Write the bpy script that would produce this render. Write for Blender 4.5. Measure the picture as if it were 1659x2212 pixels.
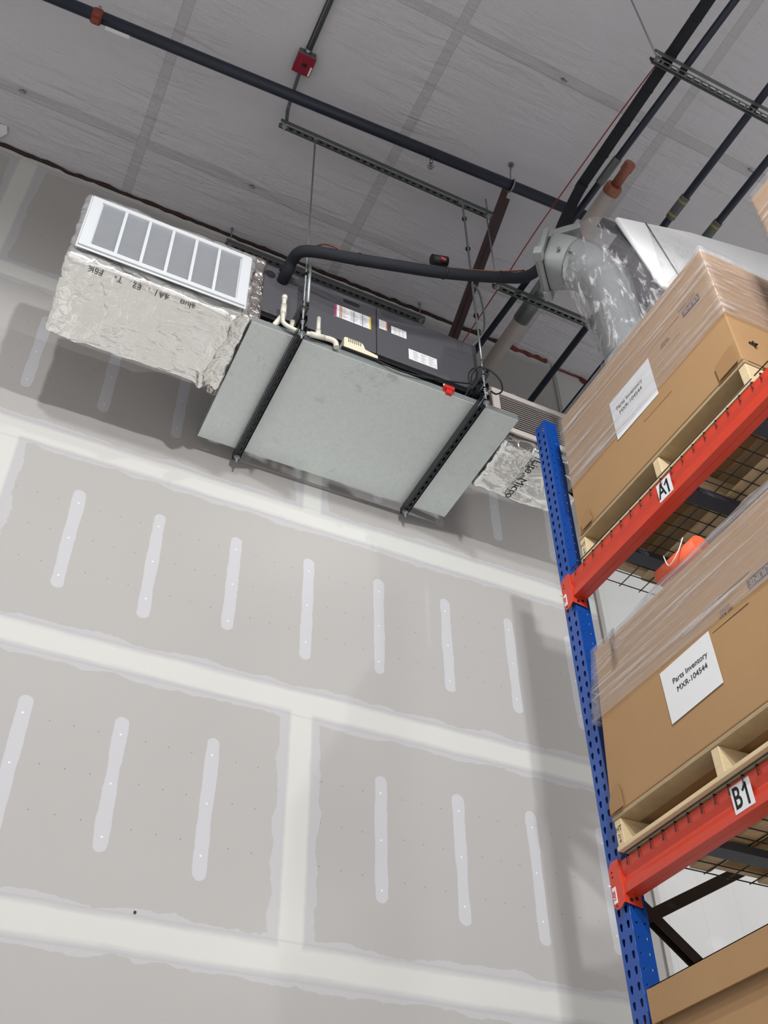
import bpy, bmesh, math, random
from mathutils import Vector, Matrix, noise as mn
random.seed(7)
S = bpy.context.scene
for o in list(bpy.data.objects): bpy.data.objects.remove(o)
COL = S.collection
PI = math.pi

# ------------------------------------------------------------------ camera
cam = bpy.data.cameras.new('camera'); co = bpy.data.objects.new('camera', cam); COL.objects.link(co)
cam.sensor_fit = 'VERTICAL'; cam.sensor_height = 24.0; cam.lens = 24.0*2248.07/2212.0
cam.clip_start = .05; cam.clip_end = 100
Y_, P_, R_ = .461481726, .756729968, -.0163485857
fw = Vector((math.sin(Y_)*math.cos(P_), math.cos(Y_)*math.cos(P_), math.sin(P_)))
rt = Vector((math.cos(Y_), -math.sin(Y_), 0)); up = rt.cross(fw)
r2 = math.cos(R_)*rt+math.sin(R_)*up; u2 = -math.sin(R_)*rt+math.cos(R_)*up
M = Matrix((r2, u2, -fw)).transposed().to_4x4(); M.translation = Vector((-.29333, -4.02272, 2.09137))
co.matrix_world = M
S.camera = co

# ------------------------------------------------------------------ light
S.view_settings.view_transform = 'Standard'; S.view_settings.look = 'None'
S.view_settings.gamma = 1; S.view_settings.use_curve_mapping = False
S.view_settings.exposure = 0.0
w = bpy.data.worlds.new('world'); S.world = w; w.use_nodes = True
w.node_tree.nodes['Background'].inputs[0].default_value = (.80, .83, .88, 1)
w.node_tree.nodes['Background'].inputs[1].default_value = .05
def area(name, loc, sx, sy, e, rot=(0, 0, 0), col=(1, .985, .96)):
    l = bpy.data.lights.new(name, 'AREA'); l.shape = 'RECTANGLE'; l.size = sx; l.size_y = sy; l.energy = e; l.color = col
    o = bpy.data.objects.new(name, l); COL.objects.link(o); o.location = loc; o.rotation_euler = rot
    return o
def flood(name, loc, yaw, pitch, size, blend, e, soft=.06, col=(1, .99, .98)):
    l = bpy.data.lights.new(name, 'SPOT'); l.energy = e; l.spot_size = math.radians(size); l.spot_blend = blend; l.shadow_soft_size = soft; l.color = col
    o = bpy.data.objects.new(name, l); COL.objects.link(o); o.location = loc
    d = Vector((math.sin(yaw)*math.cos(pitch), math.cos(yaw)*math.cos(pitch), math.sin(pitch)))
    o.rotation_euler = d.to_track_quat('-Z', 'Y').to_euler(); return o
R = math.radians
flood('flood_lamp', (.35, -4.7, 6.15), R(5), R(-60), 152, .13, 330, .05)
flood('flood_lamp', (-1.6, -8.2, 6.9), R(0), R(-70), 156, .20, 820, .18)
flood('flood_lamp', (3.2, -8.6, 8.1), R(-10), R(-78), 150, .15, 360, .05)
flood('flood_lamp', (-6.0, -7.0, 7.2), R(40), R(-75), 150, .3, 330, .2)
flood('flood_lamp', (6.8, -4.3, 6.6), R(-25), R(-70), 156, .2, 560, .55)
area('ceiling_lamp', (3.5, -12.5, 7.3), 1.2, .4, 150)
area('ceiling_lamp', (-4.5, -13., 7.3), 1.2, .4, 150)

# ------------------------------------------------------------------ shader helpers
def lin(c):
    if isinstance(c, (int, float)): c = (c, c, c)
    return tuple(((v/255)/12.92 if v/255 <= .04045 else ((v/255+.055)/1.055)**2.4) for v in c)+(1,)
class X:
    """tiny expression wrapper around Math nodes"""
    nt = None
    def __init__(s, v): s.v = v
    @staticmethod
    def op(o, *a, clamp=False):
        n = X.nt.nodes.new('ShaderNodeMath'); n.operation = o; n.use_clamp = clamp
        for i, q in enumerate(a):
            q = q.v if isinstance(q, X) else q
            if isinstance(q, (int, float)): n.inputs[i].default_value = q
            else: X.nt.links.new(q, n.inputs[i])
        return X(n.outputs[0])
    def __add__(s, o): return X.op('ADD', s, o)
    __radd__ = __add__
    def __sub__(s, o): return X.op('SUBTRACT', s, o)
    def __rsub__(s, o): return X.op('SUBTRACT', o, s)
    def __mul__(s, o): return X.op('MULTIPLY', s, o)
    __rmul__ = __mul__
    def __truediv__(s, o): return X.op('DIVIDE', s, o)
def fabs(a): return X.op('ABSOLUTE', a)
def fmax(a, b): return X.op('MAXIMUM', a, b)
def fmin(a, b): return X.op('MINIMUM', a, b)
def fr(a): return X.op('FRACT', a)
def clamp01(a): return X.op('ADD', a, 0, clamp=True)
def sqrt(a): return X.op('SQRT', a)
def step_in(d, edge, soft):      # 1 where d < edge
    return X.op('ADD', (edge-d)/soft, .5, clamp=True) if isinstance(edge, X) else X.op('ADD', (X(d.v)*(-1/soft)), edge/soft+.5, clamp=True)
def new_mat(name):
    m = bpy.data.materials.new(name); m.use_nodes = True
    X.nt = m.node_tree
    return m, m.node_tree, m.node_tree.nodes['Principled BSDF']
def coords(nt):
    t = nt.nodes.new('ShaderNodeTexCoord'); return t.outputs['Object']
def sep(nt, v):
    s = nt.nodes.new('ShaderNodeSeparateXYZ'); nt.links.new(v, s.inputs[0]); return X(s.outputs[0]), X(s.outputs[1]), X(s.outputs[2])
def noise(nt, vec, scale, detail=3, rough=.55, dist=0, stretch=None):
    n = nt.nodes.new('ShaderNodeTexNoise'); n.inputs['Scale'].default_value = scale
    n.inputs['Detail'].default_value = detail; n.inputs['Roughness'].default_value = rough; n.inputs['Distortion'].default_value = dist
    if stretch:
        mp = nt.nodes.new('ShaderNodeMapping'); mp.inputs['Scale'].default_value = stretch; nt.links.new(vec, mp.inputs[0]); vec = mp.outputs[0]
    nt.links.new(vec, n.inputs['Vector']); return X(n.outputs[0])
def mix(nt, f, a, b):
    n = nt.nodes.new('ShaderNodeMix'); n.data_type = 'RGBA'
    for i, q in ((0, f), (6, a), (7, b)):
        q = q.v if isinstance(q, X) else q
        if isinstance(q, (int, float, tuple)): n.inputs[i].default_value = q
        else: nt.links.new(q, n.inputs[i])
    return n.outputs[2]
def bump(nt, b, h, strength=.3, dist=.01):
    n = nt.nodes.new('ShaderNodeBump'); n.inputs['Strength'].default_value = strength; n.inputs['Distance'].default_value = dist
    nt.links.new(h.v if isinstance(h, X) else h, n.inputs['Height']); nt.links.new(n.outputs[0], b.inputs['Normal'])
def setc(nt, b, c):
    if isinstance(c, tuple): b.inputs['Base Color'].default_value = c
    else: nt.links.new(c, b.inputs['Base Color'])

def simple(name, c, rough=.5, metal=0, var=.08, scale=12, bmp=0, bscale=60, coat=0, spec=None, stretch=None):
    m, nt, b = new_mat(name)
    co_ = coords(nt); n = noise(nt, co_, scale, 4, stretch=stretch)
    c0 = lin(c); a = tuple(v*(1-var) for v in c0[:3])+(1,); d = tuple(min(1, v*(1+var)) for v in c0[:3])+(1,)
    setc(nt, b, mix(nt, n, a, d))
    b.inputs['Roughness'].default_value = rough; b.inputs['Metallic'].default_value = metal
    if coat: b.inputs['Coat Weight'].default_value = coat; b.inputs['Coat Roughness'].default_value = .15
    if spec is not None: b.inputs['Specular IOR Level'].default_value = spec
    if bmp: bump(nt, b, noise(nt, co_, bscale, 3, stretch=stretch), bmp, .004)
    return m

# drywall: gypsum board, taped joints, mudded screw strips
m, nt, b = new_mat('gypsum_board'); MDRY = m
v = coords(nt); x, y, z = sep(nt, v)
n1 = noise(nt, v, 5, 4)-.5; n2 = noise(nt, v, 22, 3)-.5; n3 = noise(nt, v, 1.6, 2)-.5
PITCH = 1.2192
jz = fabs(fr((z-3.66)/PITCH+.5)-.5)*PITCH
stk = noise(nt, v, 3.0, 5, .65, 0, (.6, 1, 14))-.5
joint_core = step_in(jz+n2*.006+n1*.02+stk*.035, .056, .022)
joint_wide = step_in(jz+n2*.016+n1*.10+n3*.08, .098, .003)
joint_line = step_in(fabs(jz+n1*.012-.076+stk*.02), .004+0, .008)
row = X.op('FLOOR', (z-3.66)/PITCH)
def inrow(r): return step_in(fabs(row-r), .5, .001)
def butt(xc, rows):
    d = fabs(x-xc+n1*.012)
    sel = inrow(rows[0])
    for r in rows[1:]: sel = fmax(sel, inrow(r))
    return step_in(d+n2*.008, .055, .016)*sel, step_in(d+n2*.014+n1*.10, .105, .004)*sel
c1, w1 = butt(1.25, (0, 2)); c2, w2 = butt(-.415, (1,)); c3, w3 = butt(-.845, (3, -1)); 
core = fmax(fmax(joint_core, c1), fmax(c2, c3)); wide = fmax(fmax(joint_wide, w1), fmax(w2, w3))
# screw strips on every stud
cell = X.op('FLOOR', x/.4166+.5)+row*17.3
wn = nt.nodes.new('ShaderNodeTexWhiteNoise'); wn.noise_dimensions = '1D'; nt.links.new(cell.v, wn.inputs['W']); rnd = X(wn.outputs['Value'])
sx = (fr(x/.4166+.5)-.5)*.4166
zz = (fr((z-3.66)/PITCH)-.5)*PITCH+.01
lenh = .275+rnd*.03
dzz = fmax(fabs(zz+(rnd-.5)*.03)-lenh, 0.)
dd = sqrt(sx*sx+dzz*dzz)+n1*.030+n2*.006
strip = step_in(dd, .031+0, .003)*(1-wide)
strip = strip*step_in(fabs(row-1.), 1.6, .01)
# screw heads and board marks
def dots(px, pz, ox, oz, r, wob=0):
    a = (fr((x-ox)/px+.5)-.5)*px; c_ = (fr((z-oz)/pz+.5)-.5)*pz
    return step_in(sqrt(a*a+c_*c_), r, .003)
screws = fmax(fmax(step_in(fabs(zz), .004, .003), step_in(fabs(fabs(zz)-.235), .004, .003)), 0.)*step_in(fabs(sx+n1*.03), .004, .003)*strip
marks = dots(.1041, PITCH/6, .0105, 5.704, .0032)*step_in(fabs(zz+.003), .27, .001)*(1-strip)*(1-wide)
tone = noise(nt, v, .9, 3)
base = mix(nt, tone, lin((178, 176, 174)), lin((184, 182, 180)))
c_ = mix(nt, wide*.8, base, lin((194, 194, 197)))
c_ = mix(nt, strip*.9, c_, lin((200, 201, 206)))
c_ = mix(nt, core, c_, lin((211, 212, 208)))
c_ = mix(nt, joint_line*.30, c_, lin((168, 167, 168)))
c_ = mix(nt, screws, c_, lin((238, 238, 240)))
c_ = mix(nt, marks*.6, c_, lin((110, 108, 105)))
setc(nt, b, c_); b.inputs['Roughness'].default_value = .75; b.inputs['Specular IOR Level'].default_value = .25
bump(nt, b, wide*.5+core*.5+strip*.5+noise(nt, v, 300, 2)*.1, .35, .003)

# white wall panel beyond the jog
m, nt, b = new_mat('white_panel'); MPANEL = m
v = coords(nt); x, y, z = sep(nt, v)
seam = step_in(fabs((fr((x-3.525)/.24+.5)-.5)*.24), .0012, .001)
setc(nt, b, mix(nt, seam*.35, mix(nt, noise(nt, v, 1.5, 3), lin((205, 207, 206)), lin((214, 216, 215))), lin((150, 150, 150))))
b.inputs['Roughness'].default_value = .5

# faced insulation ceiling: seams on a five foot grid, wrinkles running to the seams
m, nt, b = new_mat('ceiling_facing'); MCEIL = m
v = coords(nt); x, y, z = sep(nt, v)
n1 = noise(nt, v, 3, 3)-.5; n2 = noise(nt, v, 30, 3)-.5
sx_ = fabs((fr((x+.215)/1.525+.5)-.5)*1.525+n1*.008); sy_ = fabs((fr((y+.41)/1.545+.5)-.5)*1.545+n1*.008)
band = fmax(step_in(sx_+n2*.003, .031, .002), step_in(sy_+n2*.003, .031, .002))
edge = fmax(step_in(fabs(sx_+n2*.003-.032), .002, .002), step_in(fabs(sy_+n2*.003-.032), .002, .002))
base = mix(nt, noise(nt, v, 1.2, 3), lin((204, 203, 209)), lin((214, 213, 218)))
c_ = mix(nt, band*.7, base, lin((188, 187, 190))); c_ = mix(nt, edge*.4, c_, lin((140, 138, 140)))
setc(nt, b, c_); b.inputs['Roughness'].default_value = .55; b.inputs['Specular IOR Level'].default_value = .3
wr = noise(nt, v, 2.2, 4, .6, .6, (1.0, 5.5, 1))*1.0+noise(nt, v, 2.2, 4, .6, .8, (5.5, 1.0, 1))*.5
near = clamp01(1.05-fmin(sx_, sy_)*1.6)
h = wr*near+band*.10+noise(nt, v, 90, 2)*.03
bump(nt, b, h, .52, .05)

MFLOOR = simple('concrete', (212, 212, 213), .45, var=.08, scale=2)
MWALLS = simple('painted_wall', (206, 205, 202), .7, var=.03, scale=1)

# metals and plastics
m, nt, b = new_mat('galvanised_pan'); MPAN = m
v = coords(nt)
vo = nt.nodes.new('ShaderNodeTexVoronoi'); vo.inputs['Scale'].default_value = 55; nt.links.new(v, vo.inputs['Vector'])
spang = mix(nt, X(vo.outputs['Color']), lin((213, 221, 219)), lin((221, 228, 226)))
scr = step_in(fabs(noise(nt, v, 4.5, 5, .6, .6)-.5), .0035, .004)*step_in(noise(nt, v, 1.7, 2), .42, .03)
sm = noise(nt, v, 7, 3, .6, 0, (1, 1, 1)); smm = clamp01((sm-.66)*7.)
c_ = mix(nt, scr*.35, spang, lin((120, 125, 122))); c_ = mix(nt, smm*.4, c_, lin((140, 143, 139)))
setc(nt, b, c_); b.inputs['Metallic'].default_value = .4
rr = noise(nt, v, 3, 3, .5, 0, (5, 1, 1)); b.inputs['Roughness'].default_value = .42
nt.links.new((rr*.18+.33).v, b.inputs['Roughness'])
bump(nt, b, noise(nt, v, 1.6, 2, .5, 0, (3, .6, 1)), .25, .02)
MGALV = simple('galvanised_steel', (150, 156, 156), .38, .8, .15, 40, .1)
MGALVD = simple('weathered_galvanised', (104, 109, 109), .5, .55, .15, 30, .1)
MROD = simple('zinc_rod', (170, 176, 180), .3, .9, .1, 200, .5, 900)
MBLKSTRUT = simple('black_strut', (30, 32, 38), .32, .3, .2, 10)
MPIPE = simple('black_pipe', (30, 37, 54), .42, 0, .25, 9, .1, 30)
MINS = simple('foam_insulation', (26, 29, 37), .85, 0, .2, 15, .4, 40)
MGREY = simple('grey_casing', (84, 84, 90), .5, .15, .04, 4, .05, 200)
MDARK = simple('dark_rubber', (16, 17, 22), .6)
MPVC = simple('pvc', (214, 211, 198), .35, var=.03)
MBEIGE = simple('beige_plastic', (222, 216, 192), .4, var=.02)
MGRILLE = simple('white_enamel', (204, 208, 212), .35, var=.02)
MGRILLD = simple('louvre_shade', (150, 154, 158), .5, var=.02)  # darker grey puts the shade between louvre blades into the backing plate's colour
MGRBEIGE = simple('taupe_enamel', (196, 188, 184), .4, var=.02)
MSLOT = simple('shadowed_slot', (70, 68, 68), .7, var=.02)
MBLUE = simple('blue_powdercoat', (14, 72, 158), .28, 0, .12, 14, .05, 80, coat=.3)
MORANGE = simple('orange_powdercoat', (206, 64, 42), .36, 0, .10, 10, .05, 80, coat=.2)
MBROWN = simple('red_oxide_steel', (70, 50, 52), .6, 0, .15, 6)
MCOPPER = simple('copper', (150, 92, 66), .35, .8, .2, 30)
MCPVC = simple('brown_fitting', (158, 98, 78), .4, 0, .15, 25)
MREDCLAMP = simple('red_clamp', (134, 58, 44), .5, 0, .15, 30)
MRED = simple('red_plastic', (198, 42, 36), .35)
MREDBOX = simple('red_box_enamel', (140, 28, 48), .4, 0, .1, 12)
MREDWIRE = simple('red_cable_jacket', (150, 44, 38), .5)
MSEAL = simple('dark_sealant', (44, 16, 14), .6, 0, .3, 20)
MSEALR = simple('red_sealant', (112, 42, 34), .6, 0, .2, 20)
MPAPER = simple('paper', (228, 229, 232), .6, 0, .015, 8)
MWHITE = simple('white_plastic', (232, 230, 230), .4, 0, .02)
MINK = simple('black_ink', (20, 20, 24), .6)
MNAVY = simple('navy_ink', (52, 52, 88), .7)
MPRINT = simple('brown_print', (84, 66, 52), .7)
MFOAM = simple('white_foam', (236, 238, 240), .55, 0, .02, 20)
MCAST = simple('grey_cast_metal', (150, 154, 154), .45, .25, .06, 30, .2, 250)
MORFOAM = simple('orange_foam', (238, 104, 66), .55, 0, .1, 20)
MYELLOW = simple('yellow_tape', (150, 142, 78), .6)
MBLUEINK = simple('blue_ink', (40, 60, 140), .6); MORINK = simple('orange_ink', (214, 110, 60), .6); MYELINK = simple('yellow_ink', (226, 190, 50), .6); MMAG = simple('magenta_ink', (170, 50, 90), .6); MGRINK = simple('grey_ink', (150, 150, 150), .6)
MBRACE = simple('dark_brace', (62, 55, 52), .5, .3, .2, 10)
MDECK = simple('wire_steel', (72, 70, 70), .45, .6, .1)
MSUPP = simple('grey_channel', (76, 80, 90), .5, .3, .08)

m, nt, b = new_mat('corrugated_board'); MBOX = m
v = coords(nt)
fl = noise(nt, v, 2.2, 5, .6); fib = noise(nt, v, 120, 3, .6, 0, (1, .35, 1)); sp = clamp01((noise(nt, v, 400, 2)-.70)*8.)
c_ = mix(nt, fl, lin((162, 128, 91)), lin((178, 143, 104))); c_ = mix(nt, clamp01((fib-.6)*3.)*.35, c_, lin((205, 172, 128))); c_ = mix(nt, sp*.4, c_, lin((120, 92, 64)))
setc(nt, b, c_); b.inputs['Roughness'].default_value = .7; b.inputs['Specular IOR Level'].default_value = .25
bump(nt, b, noise(nt, v, 3, 3)+noise(nt, v, 160, 2, .5, 0, (.1, .1, 1))*.05, .2, .01)
MCORR = simple('board_edge', (200, 172, 130), .8, 0, .1, 200)
MTAPE = simple('parcel_tape', (172, 138, 98), .22, 0, .03, 4)
MFLAPIN = simple('board_patch', (160, 124, 84), .6, 0, .06, 6)

def wood(name, c1_, c2_):
    m, nt, b = new_mat(name); v = coords(nt)
    g = noise(nt, v, 6, 5, .6, 1.2, (1.2, 1.2, 9)); k = clamp01((noise(nt, v, 9, 2)-.72)*12.)
    c_ = mix(nt, g, lin(c1_), lin(c2_)); c_ = mix(nt, k*.7, c_, lin((96, 66, 40)))
    setc(nt, b, c_); b.inputs['Roughness'].default_value = .7
    bump(nt, b, g+noise(nt, v, 80, 3)*.4, .35, .004); return m
MWOOD = wood('pine', (204, 180, 138), (226, 208, 172)); MWOODD = wood('weathered_pine', (150, 128, 98), (188, 166, 130))

def foil(name, s, tint, rough, amt):
    m, nt, b = new_mat(name); v = coords(nt)
    n = noise(nt, v, 3*s, 4, .5, .8); f = noise(nt, v, 30*s, 4, .6, .5)
    c1_ = noise(nt, v, 3.2*s, 2, .5, .4, (2.2, .8, 1)); c2_ = noise(nt, v, 4.5*s, 2, .5, .3, (1, 2.4, 1.4)); msk = clamp01((noise(nt, v, 2.1*s, 2)-.45)*6.)
    cr = clamp01(1.-fabs(c1_-.5)*24.)*msk+clamp01(1.-fabs(c2_-.47)*30.)*(1-msk)*.7
    setc(nt, b, lin(tint)); b.inputs['Metallic'].default_value = .92; b.inputs['Roughness'].default_value = rough
    bump(nt, b, n*1.5+cr*.22+f*.04, amt, .02)
    return m
MFOIL = foil('foil_facing', 1.3, (252, 252, 248), .17, .7)
MFOILD = foil('foil_tape', 3.0, (204, 197, 193), .26, .9)

def film(name, dens, thr, stretch, scale=3.0, haze=.10):
    m, nt, b = new_mat(name); v = coords(nt)
    s = noise(nt, v, scale, 6, .62, .6, stretch); g = noise(nt, v, scale*2.2, 3, .5, 1.)
    a = clamp01(clamp01((s-thr)*dens)*.55+haze+(g-.5)*.10)
    setc(nt, b, lin((226, 224, 228))); b.inputs['Roughness'].default_value = .16; b.inputs['IOR'].default_value = 1.45
    nt.links.new(a.v, b.inputs['Alpha'])
    gl = nt.nodes.new('ShaderNodeBsdfGlossy'); gl.inputs['Roughness'].default_value = .14
    bmp_ = nt.nodes.new('ShaderNodeBump'); bmp_.inputs['Strength'].default_value = .9; bmp_.inputs['Distance'].default_value = .012
    nt.links.new((s+g*.5).v, bmp_.inputs['Height']); nt.links.new(bmp_.outputs[0], b.inputs['Normal']); nt.links.new(bmp_.outputs[0], gl.inputs['Normal'])
    mx = nt.nodes.new('ShaderNodeMixShader'); mx.inputs[0].default_value = .10
    out = nt.nodes['Material Output']; nt.links.new(b.outputs[0], mx.inputs[1]); nt.links.new(gl.outputs[0], mx.inputs[2]); nt.links.new(mx.outputs[0], out.inputs[0])
    return m
MFILM = film('stretch_film', 6., .53, (1, .30, 11), 5.5, .16)
MFILM3 = film('wrinkled_stretch_film', 9., .55, (2.6, 2.6, .8), 9.0, .09)
MFILM2 = film('loose_stretch_film', 5., .50, (1.2, 1.2, 3), 4.5, .30)

# ------------------------------------------------------------------ mesh helpers
class B:
    def __init__(s): s.bm = bmesh.new()
    def quad(s, pts): return s.bm.faces.new([s.bm.verts.new(p) for p in pts])
    def box(s, a, c):
        x0, y0, z0 = a; x1, y1, z1 = c
        v = [s.bm.verts.new(p) for p in ((x0, y0, z0), (x1, y0, z0), (x1, y1, z0), (x0, y1, z0), (x0, y0, z1), (x1, y0, z1), (x1, y1, z1), (x0, y1, z1))]
        for f in ((0, 3, 2, 1), (4, 5, 6, 7), (0, 1, 5, 4), (1, 2, 6, 5), (2, 3, 7, 6), (3, 0, 4, 7)): s.bm.faces.new([v[i] for i in f])
        return s
    def obox(s, p, q, wd, ht, upv=(0, 0, 1)):
        p = Vector(p); q = Vector(q); d = (q-p).normalized(); u_ = Vector(upv); sd = d.cross(u_).normalized(); u_ = sd.cross(d)
        v = [s.bm.verts.new(e+sd*a*wd/2+u_*c*ht/2) for e in (p, q) for a, c in ((-1, -1), (1, -1), (1, 1), (-1, 1))]
        for f in ((3, 2, 1, 0), (4, 5, 6, 7), (0, 1, 5, 4), (1, 2, 6, 5), (2, 3, 7, 6), (3, 0, 4, 7)): s.bm.faces.new([v[i] for i in f])
        return s
    def tube(s, pts, r, seg=14, caps=True, smooth_n=0):
        pts = [Vector(p) for p in pts]
        if smooth_n:
            out = []; P = [pts[0]]+pts+[pts[-1]]
            for i in range(1, len(P)-2):
                for k in range(smooth_n):
                    t = k/smooth_n; a, b_, c, d = P[i-1], P[i], P[i+1], P[i+2]
                    out.append(.5*((2*b_)+(-a+c)*t+(2*a-5*b_+4*c-d)*t*t+(-a+3*b_-3*c+d)*t**3))
            pts = out+[pts[-1]]
        rr = r if isinstance(r, list) else [r]*len(pts)
        if len(rr) != len(pts): rr = [rr[min(len(rr)-1, int(i*len(rr)/len(pts)))] for i in range(len(pts))]
        rings = []; prev = None
        for i, p in enumerate(pts):
            d = (pts[min(i+1, len(pts)-1)]-pts[max(i-1, 0)]).normalized()
            if prev is None:
                a = Vector((0, 0, 1)) if abs(d.z) < .9 else Vector((1, 0, 0)); n_ = d.cross(a).normalized()
            else:
                n_ = (prev-d*prev.dot(d)).normalized()
            prev = n_; b_ = d.cross(n_)
            rings.append([s.bm.verts.new(p+(n_*math.cos(2*PI*k/seg)+b_*math.sin(2*PI*k/seg))*rr[i]) for k in range(seg)])
        for a, c in zip(rings, rings[1:]):
            for k in range(seg): f = s.bm.faces.new((a[k], a[(k+1) % seg], c[(k+1) % seg], c[k])); f.smooth = True
        if caps: s.bm.faces.new(rings[0][::-1]); s.bm.faces.new(rings[-1])
        return s
    def prism(s, prof, p, ax, bx, dirv, L):
        """profile points (a,b) in axes ax,bx at p, extruded along dirv by L"""
        p = Vector(p); ax = Vector(ax); bx = Vector(bx); d = Vector(dirv)*L
        a = [s.bm.verts.new(p+ax*u+bx*v_) for u, v_ in prof]; c = [s.bm.verts.new(q.co+d) for q in a]
        n = len(a)
        for k in range(n): s.bm.faces.new((a[k], a[(k+1) % n], c[(k+1) % n], c[k]))
        s.bm.faces.new(a[::-1]); s.bm.faces.new(c); return s
    def ribbon(s, prof, p, ax, bx, dirv, L):
        p = Vector(p); ax = Vector(ax); bx = Vector(bx); d = Vector(dirv)*L
        a = [s.bm.verts.new(p+ax*u+bx*v_) for u, v_ in prof]; c = [s.bm.verts.new(q.co+d) for q in a]
        for k in range(len(a)-1): s.bm.faces.new((a[k], a[k+1], c[k+1], c[k]))
        return s
    def perf(s, p, u, v, wd, L, pitch, holes, start=0.):
        """plate of width wd along u and length L along v with a hole polygon per pitch; holes=list of (center fraction edges, polygon)"""
        p = Vector(p); u = Vector(u); v = Vector(v); n = int(L/pitch)
        for i in range(n):
            for (u0, u1, poly) in holes:
                cu = (u0+u1)/2; cv = (i+.5)*pitch; hw = (u1-u0)/2; hh = pitch/2
                inn = [s.bm.verts.new(p+u*(cu+a)+v*(cv+b_)) for a, b_ in poly]
                out = []
                for a, b_ in poly:
                    an = math.atan2(b_, a); k = min(hw/abs(math.cos(an)) if abs(math.cos(an)) > 1e-6 else 1e9, hh/abs(math.sin(an)) if abs(math.sin(an)) > 1e-6 else 1e9)
                    out.append([cu+math.cos(an)*k, cv+math.sin(an)*k, an])
                ov = [s.bm.verts.new(p+u*q[0]+v*q[1]) for q in out]
                m_ = len(poly)
                for k in range(m_):
                    k2 = (k+1) % m_
                    # corner between?
                    a0, a1 = out[k], out[k2]
                    corner = None
                    if abs(a0[0]-a1[0]) > 1e-6 and abs(a0[1]-a1[1]) > 1e-6:
                        cx_ = u1 if (a0[0]+a1[0])/2 > cu else u0; cy_ = cv+hh if (a0[1]+a1[1])/2 > cv else cv-hh
                        corner = s.bm.verts.new(p+u*cx_+v*cy_)
                    fs = [inn[k], ov[k]]+([corner] if corner else [])+[ov[k2], inn[k2]]
                    s.bm.faces.new(fs)
        rest = L-n*pitch
        if rest > .002:
            us = [holes[0][0], holes[-1][1]]
            s.quad([p+u*us[0]+v*n*pitch, p+u*us[1]+v*n*pitch, p+u*us[1]+v*L, p+u*us[0]+v*L])
        return s
    def build(s, name, mat, parent=None, bevel=0, solid=0, smooth=False, offset=0, subsurf=0):
        bmesh.ops.remove_doubles(s.bm, verts=s.bm.verts, dist=1e-5)
        bmesh.ops.recalc_face_normals(s.bm, faces=s.bm.faces)
        me = bpy.data.meshes.new(name); s.bm.to_mesh(me); s.bm.free(); me.materials.append(mat)
        o = bpy.data.objects.new(name, me); COL.objects.link(o)
        if parent: o.parent = parent; o.matrix_parent_inverse = parent.matrix_world.inverted()
        if smooth:
            for f in me.polygons: f.use_smooth = True
        if solid: md = o.modifiers.new('s', 'SOLIDIFY'); md.thickness = solid; md.offset = offset
        if bevel: md = o.modifiers.new('b', 'BEVEL'); md.width = bevel; md.segments = 2; md.limit_method = 'ANGLE'; md.angle_limit = .7
        if subsurf: md = o.modifiers.new('u', 'SUBSURF'); md.levels = md.render_levels = subsurf
        return o
def tag(o, label=None, cat=None, group=None, kind=None):
    if label: o['label'] = label
    if cat: o['category'] = cat
    if group: o['group'] = group
    if kind: o['kind'] = kind
    return o
def thing(name, loc, label, cat, group=None):
    o = bpy.data.objects.new(name, None); COL.objects.link(o); o.location = loc; o.empty_display_size = .1
    o.matrix_world = Matrix.Translation(Vector(loc)); return tag(o, label, cat, group)
def ngon(r, n=8, ph=0): return [(r*math.cos(2*PI*k/n+ph), r*math.sin(2*PI*k/n+ph)) for k in range(n)]
def text(name, s, mat, pos, ux, uy, size, parent, ext=.0006, align='CENTER', shear=0, sx=1.0, font_off=0.0):
    cu = bpy.data.curves.new(name, 'FONT'); cu.body = s; cu.size = size; cu.extrude = ext; cu.align_x = align; cu.align_y = 'CENTER'; cu.offset = font_off
    cu.space_line = 1.0
    t = bpy.data.objects.new('tmp', cu); COL.objects.link(t); bpy.context.view_layer.update()
    me = bpy.data.meshes.new_from_object(t.evaluated_get(bpy.context.evaluated_depsgraph_get())); bpy.data.objects.remove(t)
    ux = Vector(ux).normalized(); uy = Vector(uy).normalized(); nz = ux.cross(uy)
    Mx = Matrix((ux*sx, uy, nz)).transposed().to_4x4(); Mx.translation = Vector(pos); me.transform(Mx); me.materials.clear(); me.materials.append(mat)
    o = bpy.data.objects.new(name, me); COL.objects.link(o)
    if parent: o.parent = parent; o.matrix_parent_inverse = parent.matrix_world.inverted()
    return o
def curved(bm_, fn):
    for v_ in bm_.bm.verts: v_.co = fn(v_.co)

# ------------------------------------------------------------------ the room
def struct(name, bb, mat, **k): return tag(bb.build(name, mat, **k), kind='structure')
struct('floor', B().box((-9, -16, -.1), (12, .5, 0)), MFLOOR)
struct('ceiling', B().box((-9, -16, 8.54), (12, .5, 8.64)), MCEIL)
struct('wall_back', B().box((-9, 0, 0), (3.18, .25, 8.52)), MDRY)
struct('wall_bay', B().box((3.215, .03, 0), (12, .28, 8.54)), MPANEL)
struct('trim_1', B().box((3.18, -.012, 0), (3.214, .03, 8.5)), simple('trim_metal', (168, 166, 164), .5, .1), bevel=.004)
struct('wall_left', B().box((-9.2, -16, 0), (-9, .5, 8.54)), MWALLS)
struct('wall_right', B().box((12, -16, 0), (12.2, .5, 8.54)), MWALLS)
struct('wall_front', B().box((-9, -16.2, 0), (12, -16, 8.54)), MWALLS)

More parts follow.
